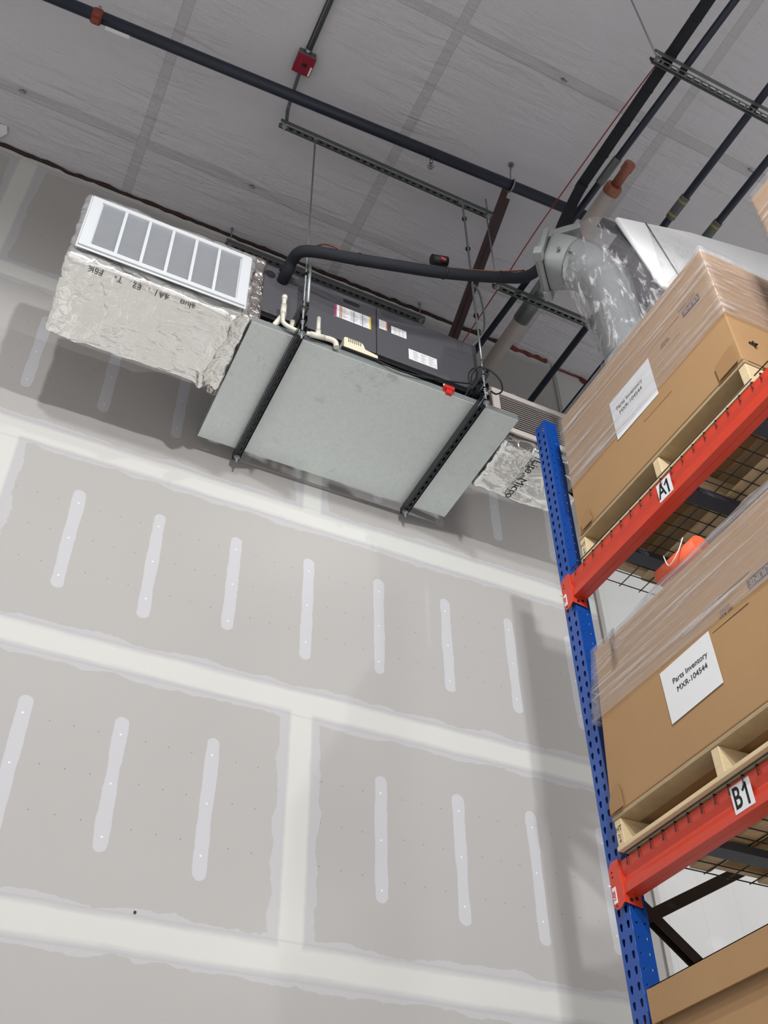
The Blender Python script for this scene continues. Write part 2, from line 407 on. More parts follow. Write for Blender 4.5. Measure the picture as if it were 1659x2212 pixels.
# dark sealant bead along the head of the drywall
pts = []
xx = -1.6
while xx < 2.75:
    pts.append((xx, -.006+random.uniform(-.004, .004), 8.525+random.uniform(-.006, .006)+(-.02 if abs(xx+.60) < .05 else 0))); xx += .045
tag(B().tube(pts, [random.uniform(.010, .017) for _ in pts], 8, smooth_n=0).build('sealant_bead', MSEAL), 'dark brown sealant bead squeezed along top of drywall under ceiling', 'sealant')
pts = [(2.70+i*.04, -.006+random.uniform(-.003, .003), 8.522+random.uniform(-.008, .008)) for i in range(12)]
tag(B().tube(pts, [random.choice((.010, .022, .014)) for _ in pts], 8).build('sealant_bead', MSEALR), 'ragged reddish sealant at drywall head left of metal corner trim', 'sealant')
pts = [(3.22+i*.035, .02, 8.525+random.uniform(-.003, .003)) for i in range(9)]
t = tag(B().tube(pts, .007, 8).build('sealant_bead', MSEALR), 'thin red sealant line over white wall panel ending in a splat', 'sealant')
bb = B()
for k in range(9):
    a = k*.7; r_ = random.uniform(.03, .07)
    bb.tube([(3.51, .018, 8.50), (3.51+math.cos(a)*r_, .02, 8.50+math.sin(a)*r_*.6)], [.018, .006], 6)
bb.build('splat', MSEALR, t)

tag(B().tube([(.597, -.004, 3.748), (.597, .0, 3.748)], [.006, .005], 9).build('nail_head', MDARK), 'small dark nail head on drywall just above lowest taped joint', 'nail')
# little wire clips on the ceiling seams
def clip(xc, yc):
    o = thing('insulation_clip', (xc, yc, 8.54), LCLIP[(xc, yc)], 'clip', 'wire clips on the ceiling seams')
    ring = [(xc+.02*math.cos(a), yc, 8.520+.018*math.sin(a)) for a in [i*PI/5 for i in range(11)]]
    B().tube(ring, .003, 6, caps=False).build('ring', MGALV, o); B().box((xc-.006, yc-.006, 8.533), (xc+.006, yc+.006, 8.54)).build('stem', MGALV, o)
LCLIP = {(-.989, -.424): 'small wire ring clip on ceiling seam near left edge of photo', (.54, -.428): 'small wire ring clip on ceiling seam above white duct grille',
         (2.044, -1.951): 'small wire ring clip on ceiling seam left of the long parallel black pipes', (3.514, -1.973): 'small wire ring clip on ceiling seam beside outermost black pipe'}
for k in LCLIP: clip(*k)

# torn plastic scrap at left ceiling edge
bb = B(); bb.prism([(-1.20, -.12), (-1.03, -.15), (-1.02, -.10), (-1.06, -.05), (-1.2, -.05)], (0, 0, 8.515), (1, 0, 0), (0, 1, 0), (0, 0, 1), .02)
tag(bb.build('plastic_scrap', MFOAM, bevel=.004), 'white torn plastic scrap on ceiling at left edge of photo', 'scrap')

# ------------------------------------------------------------------ strut channel
SLOT = [(.0065*math.cos(a), (.0085 if math.sin(a) > 0 else -.0085)*1.0+.0065*math.sin(a)) for a in [PI/8+i*PI/4 for i in range(8)]]
def strut(name, p0, axis, L, mat, label, group=None, opening='up', h=.041, w_=.041, lipdir=1, slot=1.):
    """slotted channel; p0 = start of centre line of its web"""
    o = Vector(p0); d = Vector((1, 0, 0)) if axis == 'X' else Vector((0, 1, 0)); sd = Vector((0, 1, 0)) if axis == 'X' else Vector((1, 0, 0)); upv = Vector((0, 0, 1 if opening == 'up' else -1))
    bb = B(); a = w_/2
    sl = [(u*slot, v_*slot) for u, v_ in SLOT]
    bb.perf(o, sd, d, w_, L, .0508, [(-a, a, sl)])
    for s_ in (-1, 1):
        bb.ribbon([(s_*a, 0), (s_*a, h), (s_*(a-.010), h), (s_*(a-.010), h-.007)], o, sd, upv, d, L)
    ob = bb.build(name, mat, solid=.0026)
    return tag(ob, label, 'strut', group)
GS = 'slotted struts carrying the air handler'
strut('strut_channel', (.755, -1.045, 6.300), 'Y', .985, MBLKSTRUT, 'black slotted strut under left part of the metal drain pan', GS, slot=.9)
strut('strut_channel', (1.805, -1.045, 6.300), 'Y', .985, MBLKSTRUT, 'black slotted strut under right part of the metal drain pan', GS, slot=.9)
strut('strut_channel', (.757, -1.035, 6.405), 'Y', .94, MBLKSTRUT, 'short black strut end clamped above pan at the left threaded rod', GS)
strut('strut_channel', (1.815, -1.035, 6.415), 'Y', .94, MBLKSTRUT, 'short black strut end clamped above pan at the right threaded rod', GS)
strut('strut_channel', (.760, -1.045, 6.505), 'Y', .95, MGALVD, 'grey strut carrying left end of the air handler, topmost of the stack', GS)
strut('strut_channel', (1.822, -1.045, 6.525), 'Y', .95, MGALVD, 'grey strut carrying right end of the air handler, topmost of the stack', GS)
strut('strut_channel', (.520, -1.015, 8.32), 'X', 1.53, MGALVD, 'long grey slotted strut hung below ceiling above the air handler front', 'struts hung close under the ceiling')
strut('strut_channel', (.500, -.060, 8.32), 'X', 1.53, MGALVD, 'dark grey slotted strut hung below ceiling against the drywall', 'struts hung close under the ceiling')
GT = 'trapeze struts carrying the parallel pipes'
strut('strut_channel', (2.03, -.955, 7.60), 'X', 1.2, MGALVD, 'grey trapeze strut crossing pipes beside the grey elbow', GT, slot=1.2)
strut('strut_channel', (2.07, -2.560, 7.575), 'X', 1.35, MGALVD, 'grey trapeze strut crossing pipes at top right corner of photo', GT, slot=1.35, w_=.056, h=.062)

# ------------------------------------------------------------------ hanger rods
def rod(xc, yc, z0, z1, label, r=.0048, nuts=(), group='threaded hanger rods', mat=None):
    o = thing('threaded_rod', (xc, yc, z0), label, 'rod', group)
    B().tube([(xc, yc, z0), (xc, yc, z1)], r, 10).build('shaft', mat or MROD, o)
    for nz in nuts: B().tube([(xc, yc, nz-.006), (xc, yc, nz+.006)], .011, 6).build('nut', MROD, o)
    for nz in nuts[:1]: B().tube([(xc, yc, nz+.006), (xc, yc, nz+.009)], .017, 16).build('washer', MROD, o)
    return o
rod(.757, -1.025, 6.262, 8.325, 'long threaded rod hanging to left front corner of drain pan', .0055, (6.291, 6.396, 6.496, 8.312))
rod(1.815, -1.025, 6.262, 8.325, 'long threaded rod hanging to right front corner of drain pan', .0055, (6.291, 6.405, 6.514, 8.312))
rod(.757, -.085, 6.262, 8.325, 'threaded rod end sticking out at left rear corner of pan', .0055, (6.291,))
rod(1.805, -.085, 6.262, 8.325, 'threaded rod end sticking out at right rear corner of pan', .0055, (6.291,))
rod(.552, -1.015, 8.26, 8.54, 'short rod holding left end of upper front strut to ceiling', .0045, (8.312,))
rod(2.020, -1.015, 8.27, 8.54, 'short rod holding right end of upper front strut to ceiling', .0045, (8.312,))
rod(.530, -.060, 8.28, 8.54, 'short rod with round head holding left end of strut along drywall', .0045, (8.312, 8.53))
rod(2.000, -.060, 8.29, 8.54, 'short rod with round head holding right end of strut along drywall', .0045, (8.312, 8.53))
rod(2.052, -.955, 7.575, 8.54, 'rod from ceiling to end of trapeze strut by brown brace', .0055, (7.592,))
rod(2.095, -2.56, 7.575, 8.54, 'rod from ceiling to trapeze strut at top right of photo', .0055, (7.592,))

# conduit strapped to the right rod and the left rod sleeve
o = thing('conduit', (1.80, -1.045, 6.62), 'thin grey conduit strapped alongside the right hanging rod', 'conduit')
B().tube([(1.775, -1.042, 8.310), (1.782, -1.048, 8.25), (1.798, -1.052, 8.16), (1.798, -1.052, 6.62)], .0065, 10, smooth_n=5).build('tube', MGALV, o)
for zt in (8.1, 7.75, 7.4, 7.05, 6.9): B().tube([(1.807, -1.038, zt-.006), (1.807, -1.038, zt+.006)], .016, 10).build('cable_tie', MDARK, o)
o = thing('conduit', (.772, -1.04, 6.5), 'grey conduit sleeve strapped to lower half of left hanging rod', 'conduit')
B().tube([(.770, -1.03, 7.05), (.772, -1.04, 6.97), (.772, -1.042, 6.54)], .010, 12).build('tube', MGALV, o)
B().tube([(.764, -1.033, 6.80), (.764, -1.033, 6.812)], .018, 10).build('cable_tie', MDARK, o)

# ------------------------------------------------------------------ drain pan
t = thing('drain_pan', (.52, -.955, 6.345), 'large galvanised sheet metal drain pan under the grey air handler', 'drain pan')
bb = B(); bb.box((.515, -.955, 6.344), (2.06, -.105, 6.347)); bb.build('pan_bottom', MPAN, t)
bb = B()
for a, c in (((.515, -.955, 6.347), (2.06, -.953, 6.388)), ((.515, -.107, 6.347), (2.06, -.105, 6.388)), ((.515, -.953, 6.347), (.517, -.107, 6.388)), ((2.058, -.953, 6.347), (2.06, -.107, 6.388))): bb.box(a, c)
bb.build('rim', simple('pan_rim', (158, 166, 165), .35, .55, .06, 20), t)

# ------------------------------------------------------------------ air handler
t = thing('air_handler', (.56, -.88, 6.55), 'dark grey horizontal air handler cabinet with warning stickers above metal pan', 'air handler')
YF = -.885
B().box((.570, YF, 6.566), (1.238, -.33, 6.985)).build('coil_cabinet', MGREY, t, bevel=.004)
B().box((1.242, YF, 6.566), (1.885, -.33, 6.985)).build('blower_cabinet', MGREY, t, bevel=.004)
B().box((.565, YF+.02, 6.548), (1.875, -.35, 6.566)).build('base_rail', MDARK, t)
def on_front(name, mat, x0, x1, z0, z1, th=.0015, par=None): return B().box((x0, YF-th, z0), (x1, YF, z1)).build(name, mat, par or t)
o = B(); o.tube([(1.04, YF-.0015, 6.928), (1.14, YF-.0015, 6.928)], .001, 4)
bb = B(); prof = [(.016*math.cos(a)+(.035 if math.cos(a) > 0 else -.035), .016*math.sin(a)) for a in [PI/12+i*PI/6 for i in range(12)]]
bb.prism(prof, (1.085, YF-.002, 6.93), (1, 0, 0), (0, 0, 1), (0, 1, 0), .004); bb.build('handle_slot', MDARK, t)
# stickers
def sticker(x0, z0, x1, z1, bands, lines=5, label='white printed sticker', ink=None):
    s_ = on_front('sticker', MPAPER, x0, x1, z0, z1); s_['label'] = label
    for (a, c, mt) in bands:
        B().box((x0+(x1-x0)*a, YF-.0022, z0+(z1-z0)*.0+.001), (x0+(x1-x0)*c, YF-.0015, z1-.001)).build('colour_band', mt, s_)
    bb = B(); W_ = x1-x0; H_ = z1-z0
    for i in range(lines):
        for k in range(3):
            ua = .16+k*.27; zc = z0+H_*(.15+.7*i/max(1, lines-1))
            bb.box((x0+W_*ua, YF-.0021, zc-.0012), (x0+W_*(ua+random.uniform(.12, .22)), YF-.0015, zc+.0012))
    bb.build('printed_lines', MGRINK, s_)
    return s_
sticker(.985, 6.755, 1.205, 6.865, ((.0, .055, MMAG), (.14, .155, MINK), (.175, .2, MORINK), (.52, .53, MINK), (.76, .772, MBLUEINK), (.955, 1., MYELINK)), 9, 'long warning sticker with magenta, orange, blue and yellow bands')
sticker(1.255, 6.800, 1.305, 6.880, ((.88, 1., MORINK),), 5, 'small square sticker with orange edge')
sticker(1.330, 6.795, 1.425, 6.862, (), 5, 'small white printed sticker')
s_ = sticker(1.435, 6.625, 1.612, 6.715, (), 7, 'large white data sticker')
# front labels: stub ends, knock-outs
B().tube([(.603, YF-.004, 6.905), (.603, YF+.01, 6.905)], .030, 18).build('rubber_grommet', MDARK, t)
B().tube([(.672, YF-.012, 6.895), (.672, YF+.01, 6.895)], .036, 18).build('pipe_collar', simple('putty', (84, 82, 86), .8), t)
B().tube([(.655, YF-.02, 6.935), (.70, YF-.10, 6.945)], .017, 12).build('capped_stub', MINS, t)
for xs in (.62, 1.18, 1.262, 1.85): B().tube([(xs, YF-.002, 6.965), (xs, YF+.002, 6.965)], .004, 8).build('screw', MGALVD, t)
B().box((1.70, YF-.001, 6.80), (1.78, YF, 6.86)).build('knockout_panel', MGREY, t)

# ------------------------------------------------------------------ foil wrapped plenums
def foil_box(x0, x1, y0, y1, z0, z1, n=.02, amp=.008, rad=.022, seed=0., pinch=None):
    """rounded crumpled box as one mesh"""
    bb = B(); nx, ny, nz = [max(2, int((b_-a)/n)) for a, b_ in ((x0, x1), (y0, y1), (z0, z1))]
    def f(u, v_, w_): return Vector((x0+(x1-x0)*u, y0+(y1-y0)*v_, z0+(z1-z0)*w_))
    def grid(nu, nv, g):
        vs = [[bb.bm.verts.new(g(i/nu, j/nv)) for j in range(nv+1)] for i in range(nu+1)]
        for i in range(nu):
            for j in range(nv): bb.bm.faces.new((vs[i][j], vs[i+1][j], vs[i+1][j+1], vs[i][j+1]))
    grid(nx, ny, lambda a, c: f(a, c, 0)); grid(nx, ny, lambda a, c: f(a, c, 1)); grid(nx, nz, lambda a, c: f(a, 0, c)); grid(nx, nz, lambda a, c: f(a, 1, c)); grid(ny, nz, lambda a, c: f(0, a, c)); grid(ny, nz, lambda a, c: f(1, a, c))
    bmesh.ops.remove_doubles(bb.bm, verts=bb.bm.verts, dist=1e-5)
    lo = Vector((x0+rad, y0+rad, z0+rad)); hi = Vector((x1-rad, y1-rad, z1-rad))
    for v_ in bb.bm.verts:
        c = Vector([min(max(v_.co[i], lo[i]), hi[i]) for i in range(3)]); d = v_.co-c
        if d.length > 1e-6: d.normalize(); q = c+d*rad
        else: q = v_.co
        s3 = Vector((q.x*1.0, q.y*2.2, q.z*2.2))*4.+Vector((seed, seed, 0))
        ed = min(min(abs(q[i]-(x0, y0, z0)[i]), abs(q[i]-(x1, y1, z1)[i])) for i in range(3) if True) if False else sorted(min(q[i]-(x0, y0, z0)[i], (x1, y1, z1)[i]-q[i]) for i in range(3))[1]
        k_ = .35+.65*math.exp(-max(0, ed)*14)
        a = abs(mn.noise(s3))*1.3+abs(mn.noise(s3*2.6))*.6-.5+mn.noise(s3*6)*.10
        v_.co = q+d*(-a*amp*1.6*k_)
        if pinch and d.z < -.3 and v_.co.x > pinch:
            u_ = (v_.co.x-pinch)/(x1-pinch); wob = mn.noise(Vector((v_.co.y*9, 3., 0)))*.22+(v_.co.y-y0)*.35
            v_.co.z += -.034*math.exp(-((u_-.45+wob)/.14)**2)+.028*math.exp(-((u_-.80+wob)/.12)**2)+mn.noise(Vector((v_.co.x*34, v_.co.y*12, 1)))*.008*min(1, u_*3)
    return bb
t = thing('supply_plenum', (-.40, -.985, 6.31), 'foil wrapped duct box with long white grille left of the air handler', 'duct')
foil_box(-.405, .500, -.975, -.475, 6.312, 6.880, .010, .011, .022, 0., .34).build('duct_wrap', MFOIL, t, smooth=True)
g = B(); gx0, gx1, gz0, gz1 = -.372, .455, 6.374, 6.797; GY = -1.010
g.box((gx0, GY, gz0), (gx1, GY+.012, gz0+.030)); g.box((gx0, GY, gz1-.030), (gx1, GY+.012, gz1)); g.box((gx0, GY, gz0+.030), (gx0+.05, GY+.012, gz1-.03)); g.box((gx1-.045, GY, gz0+.030), (gx1, GY+.012, gz1-.03))
n_ = 6; iw = (gx1-.045-gx0-.05)/n_
for k in range(1, n_): g.box((gx0+.05+iw*k-.0075, GY+.0005, gz0+.0305), (gx0+.05+iw*k+.0075, GY+.0125, gz1-.0305))
fo = g.build('grille_frame', MGRILLE, t)
g = B(); g.box((gx0-.010, GY+.010, gz0-.012), (gx1+.010, GY+.016, gz1+.010)); g.build('grille_flange', MGRILLE, t, bevel=.002)
for k in range(n_):
    g = B(); xa = gx0+.05+iw*k+.006; xb = gx0+.05+iw*(k+1)-.006
    zz = gz0+.024
    while zz < gz1-.03:
        v4 = [g.bm.verts.new(p) for p in ((xa, GY+.003, zz), (xb, GY+.003, zz), (xb, GY+.011, zz+.0075), (xa, GY+.011, zz+.0075))]; g.bm.faces.new(v4); zz += .0085
    g.build('louvre_bank', MGRILLE, fo, solid=.0012)
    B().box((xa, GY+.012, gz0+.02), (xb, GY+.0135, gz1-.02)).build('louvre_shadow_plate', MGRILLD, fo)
# crumpled foil collar where plenum meets the cabinet, and pulled foil at the right lower end
foil_box(.462, .563, -.935, -.36, 6.400, 6.965, .010, .012, .025, 5.).build('foil_collar', MFOILD, t, smooth=True)
ft = None
t = thing('return_plenum', (2.06, -.80, 6.28), 'foil wrapped duct box with grey louvred grille right of the drain pan', 'duct')
foil_box(2.068, 2.70, -.805, -.40, 6.335, 6.79, .010, .014, .03, 9.).build('duct_wrap', MFOIL, t, smooth=True)
foil_box(1.893, 2.10, -.80, -.40, 6.42, 6.80, .010, .016, .03, 13.).build('foil_collar', MFOILD, t, smooth=True)
GY = -.832; gx0, gx1, gz0, gz1 = 2.0, 2.60, 6.395, 6.735
g = B(); g.box((gx0, GY, gz0), (gx1, GY+.012, gz0+.038)); g.box((gx0, GY, gz1-.038), (gx1, GY+.012, gz1)); g.box((gx0, GY, gz0+.038), (gx0+.045, GY+.012, gz1-.038)); g.box((gx1-.045, GY, gz0+.038), (gx1, GY+.012, gz1-.038))
fo = g.build('grille_frame', MGRBEIGE, t)
g = B(); zz = gz0+.040
while zz < gz1-.045:
    v4 = [g.bm.verts.new(p) for p in ((gx0+.045, GY+.002, zz), (gx1-.045, GY+.002, zz), (gx1-.045, GY+.016, zz+.008), (gx0+.045, GY+.016, zz+.008))]; g.bm.faces.new(v4); zz += .0185
g.build('louvres', MGRBEIGE, fo, solid=.002)
B().box((gx0+.04, GY+.019, gz0+.03), (gx1-.04, GY+.022, gz1-.03)).build('inner_throat', MDARK, fo)
mi_ = simple('foil_ink', (52, 52, 52), .5, .2)
for w_, y_ in (('Lite,', -.70), ('Micro', -.52)): text('printed_word', w_, mi_, (2.30, y_, 6.316), (0, 1, 0), (1, 0, 0), .075, t, .001)
mi_ = simple('foil_ink_grey', (112, 112, 110), .5, .3)
for w_, x_ in (('FSK', -.26), ('T-', -.15), ('E2', -.06), ('4A1', .06), ('aluo', .19)): text('printed_word', w_, mi_, (x_, -.945, 6.302), (-1, 0, 0), (0, 1, 0), .046, bpy.data.objects['supply_plenum'], .001)

# ------------------------------------------------------------------ pvc drain, pump, float switch, cable
t = thing('pvc_drain_line', (.66, -.99, 6.35), 'white pvc condensate drain line with capped riser and vent stub', 'pipe')
YP = -.985
B().tube([(.664, YP, 6.60), (.664, YP, 6.43), (.672, YP, 6.385), (.71, YP, 6.368), (.76, YP, 6.364), (.86, YP, 6.386)], .0115, 14, smooth_n=5).build('pipe', MPVC, t)
B().tube([(.664, YP, 6.58), (.664, YP, 6.607), (.664, YP, 6.612)], [.0150, .0150, .012], 16).build('cap', MPVC, t)
B().tube([(.664, YP, 6.455), (.664, YP, 6.53)], .0155, 16).build('coupling', MPVC, t)
bb = B(); bb.tube([(.815, YP, 6.376), (.895, YP, 6.390)], .0155, 16); bb.tube([(.858, YP, 6.385), (.858, YP, 6.425)], .0150, 16); bb.build('tee', MPVC, t)
B().tube([(.858, YP, 6.42), (.858, YP, 6.535)], .0115, 14).build('vent_stub', MPVC, t)
B().tube([(.89, YP, 6.389), (.93, YP, 6.394), (.955, YP, 6.385), (.962, YP+.002, 6.350)], .0145, 14, smooth_n=5).build('elbow', MPVC, t)
B().tube([(.635, -.93, 6.40), (.66, -.955, 6.45), (.675, -.96, 6.49)], .016, 14, smooth_n=4).build('trap_arm', MPVC, t)
B().tube([(.735, -.93, 6.43), (.735, -.93, 6.50)], .014, 14).build('rear_stub', MPVC, t)
B().box((.60, -.945, 6.392), (.73, -.90, 6.408)).build('rubber_foot', MDARK, t)
t = thing('condensate_pump', (1.11, -.93, 6.39), 'beige ribbed condensate pump on black base at front edge of pan', 'pump')
prof = [(.0, 0), (0, .075), (.008, .083), (.098, .083), (.112, .070), (.122, .038), (.195, .024), (.195, 0)]
B().prism(prof, (1.008, -.975, 6.398), (1, 0, 0), (0, 0, 1), (0, 1, 0), .07).build('housing', MBEIGE, t, bevel=.004)
bb = B()
for k in range(7): bb.box((1.032+k*.0115, -.9765, 6.445), (1.0355+k*.0115, -.974, 6.478))
bb.build('vent_slots', MDARK, t)
B().box((1.0, -.972, 6.388), (1.21, -.90, 6.399)).build('base', MDARK, t)
B().tube([(1.125, -.93, 6.44), (1.143, -.93, 6.44)], .022, 14).build('outlet', MDARK, t)
pts = [(1.20, -.965, 6.392), (1.30, -.975, 6.365), (1.40, -.975, 6.372), (1.52, -.975, 6.398), (1.65, -.98, 6.435), (1.745, -.99, 6.458)]
t = thing('power_cord', (1.5, -.975, 6.36), 'black cord from pump looping round the right hanging rod', 'cable')
B().tube(pts, .0048, 8, smooth_n=5).build('cord', MDARK, t)
lp = [(1.745, -.99, 6.458), (1.738, -1.0, 6.52), (1.765, -1.01, 6.575), (1.79, -1.01, 6.56), (1.775, -1.0, 6.49), (1.755, -.995, 6.45), (1.76, -1.0, 6.53), (1.785, -1.03, 6.575), (1.84, -1.055, 6.55), (1.90, -1.055, 6.50), (1.91, -1.05, 6.42), (1.872, -1.045, 6.375), (1.835, -1.05, 6.376)]
B().tube(lp, .0048, 8, smooth_n=6).build('loop', MDARK, t)
t = thing('float_switch', (1.62, -.965, 6.35), 'small red float switch clipped on right front rim of pan', 'switch')
B().box((1.592, -.985, 6.362), (1.652, -.950, 6.384)).build('body', MRED, t, bevel=.003)
B().box((1.605, -.978, 6.33), (1.640, -.957, 6.363)).build('clip', MRED, t, bevel=.002)
for xs in (1.595, 1.649): B().tube([(xs, -.97, 6.382), (xs, -.97, 6.397)], .005, 10).build('screw', MWHITE, t)

# ------------------------------------------------------------------ insulated refrigerant line
t = thing('refrigerant_line', (.67, -.93, 6.86), 'thick black foam insulated refrigerant line arching from air handler to pipes', 'pipe')
pts = [(.672, -.885, 6.885), (.674, -.96, 6.88), (.676, -1.02, 6.90), (.694, -1.10, 6.882), (.78, -1.15, 6.865), (.945, -1.2, 6.847), (1.166, -1.25, 6.858), (1.463, -1.28, 6.935), (1.803, -1.32, 7.055), (1.968, -1.35, 7.13), (2.07, -1.40, 7.26), (2.13, -1.46, 7.42), (2.165, -1.56, 7.58), (2.172, -1.75, 7.665), (2.175, -2.0, 7.672), (2.19, -4.6, 7.672)]
B().tube(pts, .0325, 18, smooth_n=6).build('insulation', MINS, t, smooth=True)
for p in ((.98, -1.207, 6.85), (1.463, -1.28, 6.935), (1.80, -1.32, 7.055)):
    B().tube([(p[0]-.006, p[1], p[2]), (p[0]+.006, p[1], p[2]+.001)], .0365, 18).build('cable_tie', MDARK, t)
cop = [(.70, -.91, 6.97), (.72, -1.0, 6.99), (.80, -1.15, 6.955), (.95, -1.2, 6.885), (1.17, -1.25, 6.898), (1.40, -1.27, 6.965), (1.6, -1.30, 7.03), (1.8, -1.33, 7.098), (1.95, -1.36, 7.165)]
t2 = tag(B().tube(cop, .0045, 8, smooth_n=5).build('copper_tube', MCOPPER), 'thin bare copper tube running along top of insulated line', 'pipe')
t = thing('sensor_box', (1.415, -1.27, 6.98), 'black cylindrical filter drier strapped on top of insulated line', 'filter')
B().tube([(1.385, -1.285, 7.010), (1.475, -1.295, 7.030)], .030, 16).build('body', MDARK, t)
B().box((1.425, -1.322, 6.995), (1.455, -1.312, 7.012)).build('pink_label', simple('pink_label', (196, 70, 90), .5), t)
t = None

# ------------------------------------------------------------------ black pipes
t = thing('sprinkler_pipe', (-1.2, -1.2, 8.3), 'thick black sprinkler pipe crossing the ceiling from upper left', 'pipe')
B().tube([(-1.6, -1.155, 8.28), (3.4, -1.345, 8.28)], .036, 20).build('pipe', MPIPE, t)
o = B(); o.tube([(-.70, -1.185, 8.28), (-.688, -1.185, 8.28), (-.652, -1.187, 8.28), (-.64, -1.187, 8.28)], [.040, .047, .047, .040], 20)
cl = o.build('grooved_coupling', MREDCLAMP, t)
B().obox((-.69, -1.19, 8.335), (-.65, -1.19, 8.335), .03, .03).build('bolt_pad', MREDCLAMP, cl); B().tube([(-.67, -1.225, 8.335), (-.67, -1.155, 8.335)], .009, 8).build('bolt', MGALV, cl)
B().obox((-.69, -1.19, 8.225), (-.65, -1.19, 8.225), .03, .03).build('bolt_pad', MREDCLAMP, cl)
B().obox((-.61, -1.158, 8.252), (-.47, -1.163, 8.252), .022, .004).build('paper_label', MPAPER, t)
t = thing('pipe_hanger', (2.03, -1.29, 8.54), 'galvanised ring hanger holding the sprinkler pipe near its right end', 'hanger')
ring = [(2.03, -1.293+.042*math.cos(a), 8.28+.042*math.sin(a)) for a in [i*PI/12 for i in range(25)]]
B().tube(ring, .006, 8, caps=False).build('ring', MGALV, t)
B().tube([(2.03, -1.293, 8.32), (2.035, -1.30, 8.44), (2.045, -1.31, 8.54)], .005, 8).build('rod', MGALV, t)
B().tube([(2.045, -1.31, 8.533), (2.045, -1.31, 8.54)], .02, 12).build('ceiling_plate', MGALV, t)
t = thing('fire_sprinkler', (1.465, -1.24, 8.2), 'small metal sprinkler head hanging under the thick black pipe', 'sprinkler')
B().tube([(1.465, -1.25, 8.25), (1.465, -1.235, 8.215)], .012, 10).build('fitting', MGALV, t)
B().tube([(1.465, -1.235, 8.215), (1.465, -1.228, 8.195)], .006, 8).build('bulb', MGALVD, t)
bb = B()
for k in range(8): a = k*PI/4; bb.tube([(1.465, -1.228, 8.19), (1.465+.022*math.cos(a), -1.228+.022*math.sin(a), 8.188)], [.004, .005], 6)
bb.build('deflector', MGALV, t)
GP = 'black pipes running together toward the drywall'
def ypipe(xc, y0, y1, zc, r, label, name='gas_pipe', coup=None, yel=False, xe=None):
    t = thing(name, (xc, y1, zc), label, 'pipe', GP)
    B().tube([(xc, y0, zc), ((xe if xe is not None else xc), y1, zc)], r, 18).build('pipe', MPIPE, t)
    if coup:
        for (a, b_, rr) in coup:
            xf_ = lambda q: xc+((xe if xe is not None else xc)-xc)*(q-y0)/(y1-y0)
            c = B().tube([(xf_(a), a, zc), (xf_(a+.008), a+.008, zc), (xf_(b_-.008), b_-.008, zc), (xf_(b_), b_, zc)], [rr*.9, rr, rr, rr*.9], 18).build('coupling', MGALVD, t)
            if yel: B().tube([(xc, a+.025, zc), (xc, a+.040, zc)], rr+.0006, 18, caps=False).build('yellow_tape', MYELLOW, c); B().tube([(xc, b_-.040, zc), (xc, b_-.025, zc)], rr+.0006, 18, caps=False).build('yellow_tape', MYELLOW, c)
    return t
ypipe(2.365, -4.6, -.001, 7.662, .021, 'thin black pipe just right of the thick insulated run', coup=[(-1.98, -1.80, .026)], xe=2.185)
ypipe(2.772, -4.6, -.001, 7.665, .023, 'black pipe with yellow taped coupling left of the outermost one', coup=[(-1.95, -1.79, .030)], yel=True)
ypipe(3.055, -4.6, -.001, 7.665, .023, 'outermost right black pipe with yellow taped coupling', coup=[(-1.90, -1.74, .030)], yel=True)
for k in range(12):
    yy = -1.75-k*.21; B().tube([(2.175+(-1.7-yy)*.004, yy-.005, 7.672), (2.175+(-1.7-yy)*.004, yy+.005, 7.672)], .0345, 16).build('cable_tie', MDARK, bpy.data.objects['refrigerant_line'])
t = thing('vent_pipe', (2.385, 0, 7.75), 'white plastic vent pipe with brown end fitting and metal sleeve', 'pipe')
ZV = 7.74
B().tube([(2.385, -1.77, ZV), (2.385, -.001, ZV)], .050, 24).build('pipe', simple('dusty_pvc', (190, 181, 176), .5, var=.05), t)
B().tube([(2.385, -1.80, ZV), (2.385, -1.79, ZV), (2.385, -1.755, ZV), (2.385, -1.745, ZV)], [.046, .054, .054, .052], 24).build('brown_collar', MCPVC, t)
B().tube([(2.385, -1.96, ZV), (2.385, -1.95, ZV), (2.385, -1.905, ZV), (2.385, -1.895, ZV), (2.385, -1.79, ZV)], [.030, .036, .036, .031, .031], 20).build('brown_fitting', MCPVC, t)
B().tube([(2.385, -1.17, ZV), (2.385, -.72, ZV)], .056, 24).build('metal_sleeve', MGALV, t)
# steel knee brace
t = thing('steel_brace', (2.10, -.05, 7.70), 'dark red oxide steel brace slanting from ceiling down to drywall', 'brace')
pa, pb = Vector((2.095, -1.13, 8.44)), Vector((2.11, -.003, 7.67))
d = (pb-pa).normalized()
B().obox(pa, pb, .075, .008, (1, 0, 0) if False else (0, .56, .83)).build('flange', MBROWN, t)
B().obox(pa+Vector((.0, .03, .02)), pb+Vector((0, 0, .0)), .008, .07, (0, .56, .83)).build('web', MBROWN, t)
B().obox(pa+Vector((-.018, -.07, .045)), pa+d*.2+Vector((-.018, 0, .0)), .045, .012, (0, .56, .83)).build('gusset', MBROWN, t)
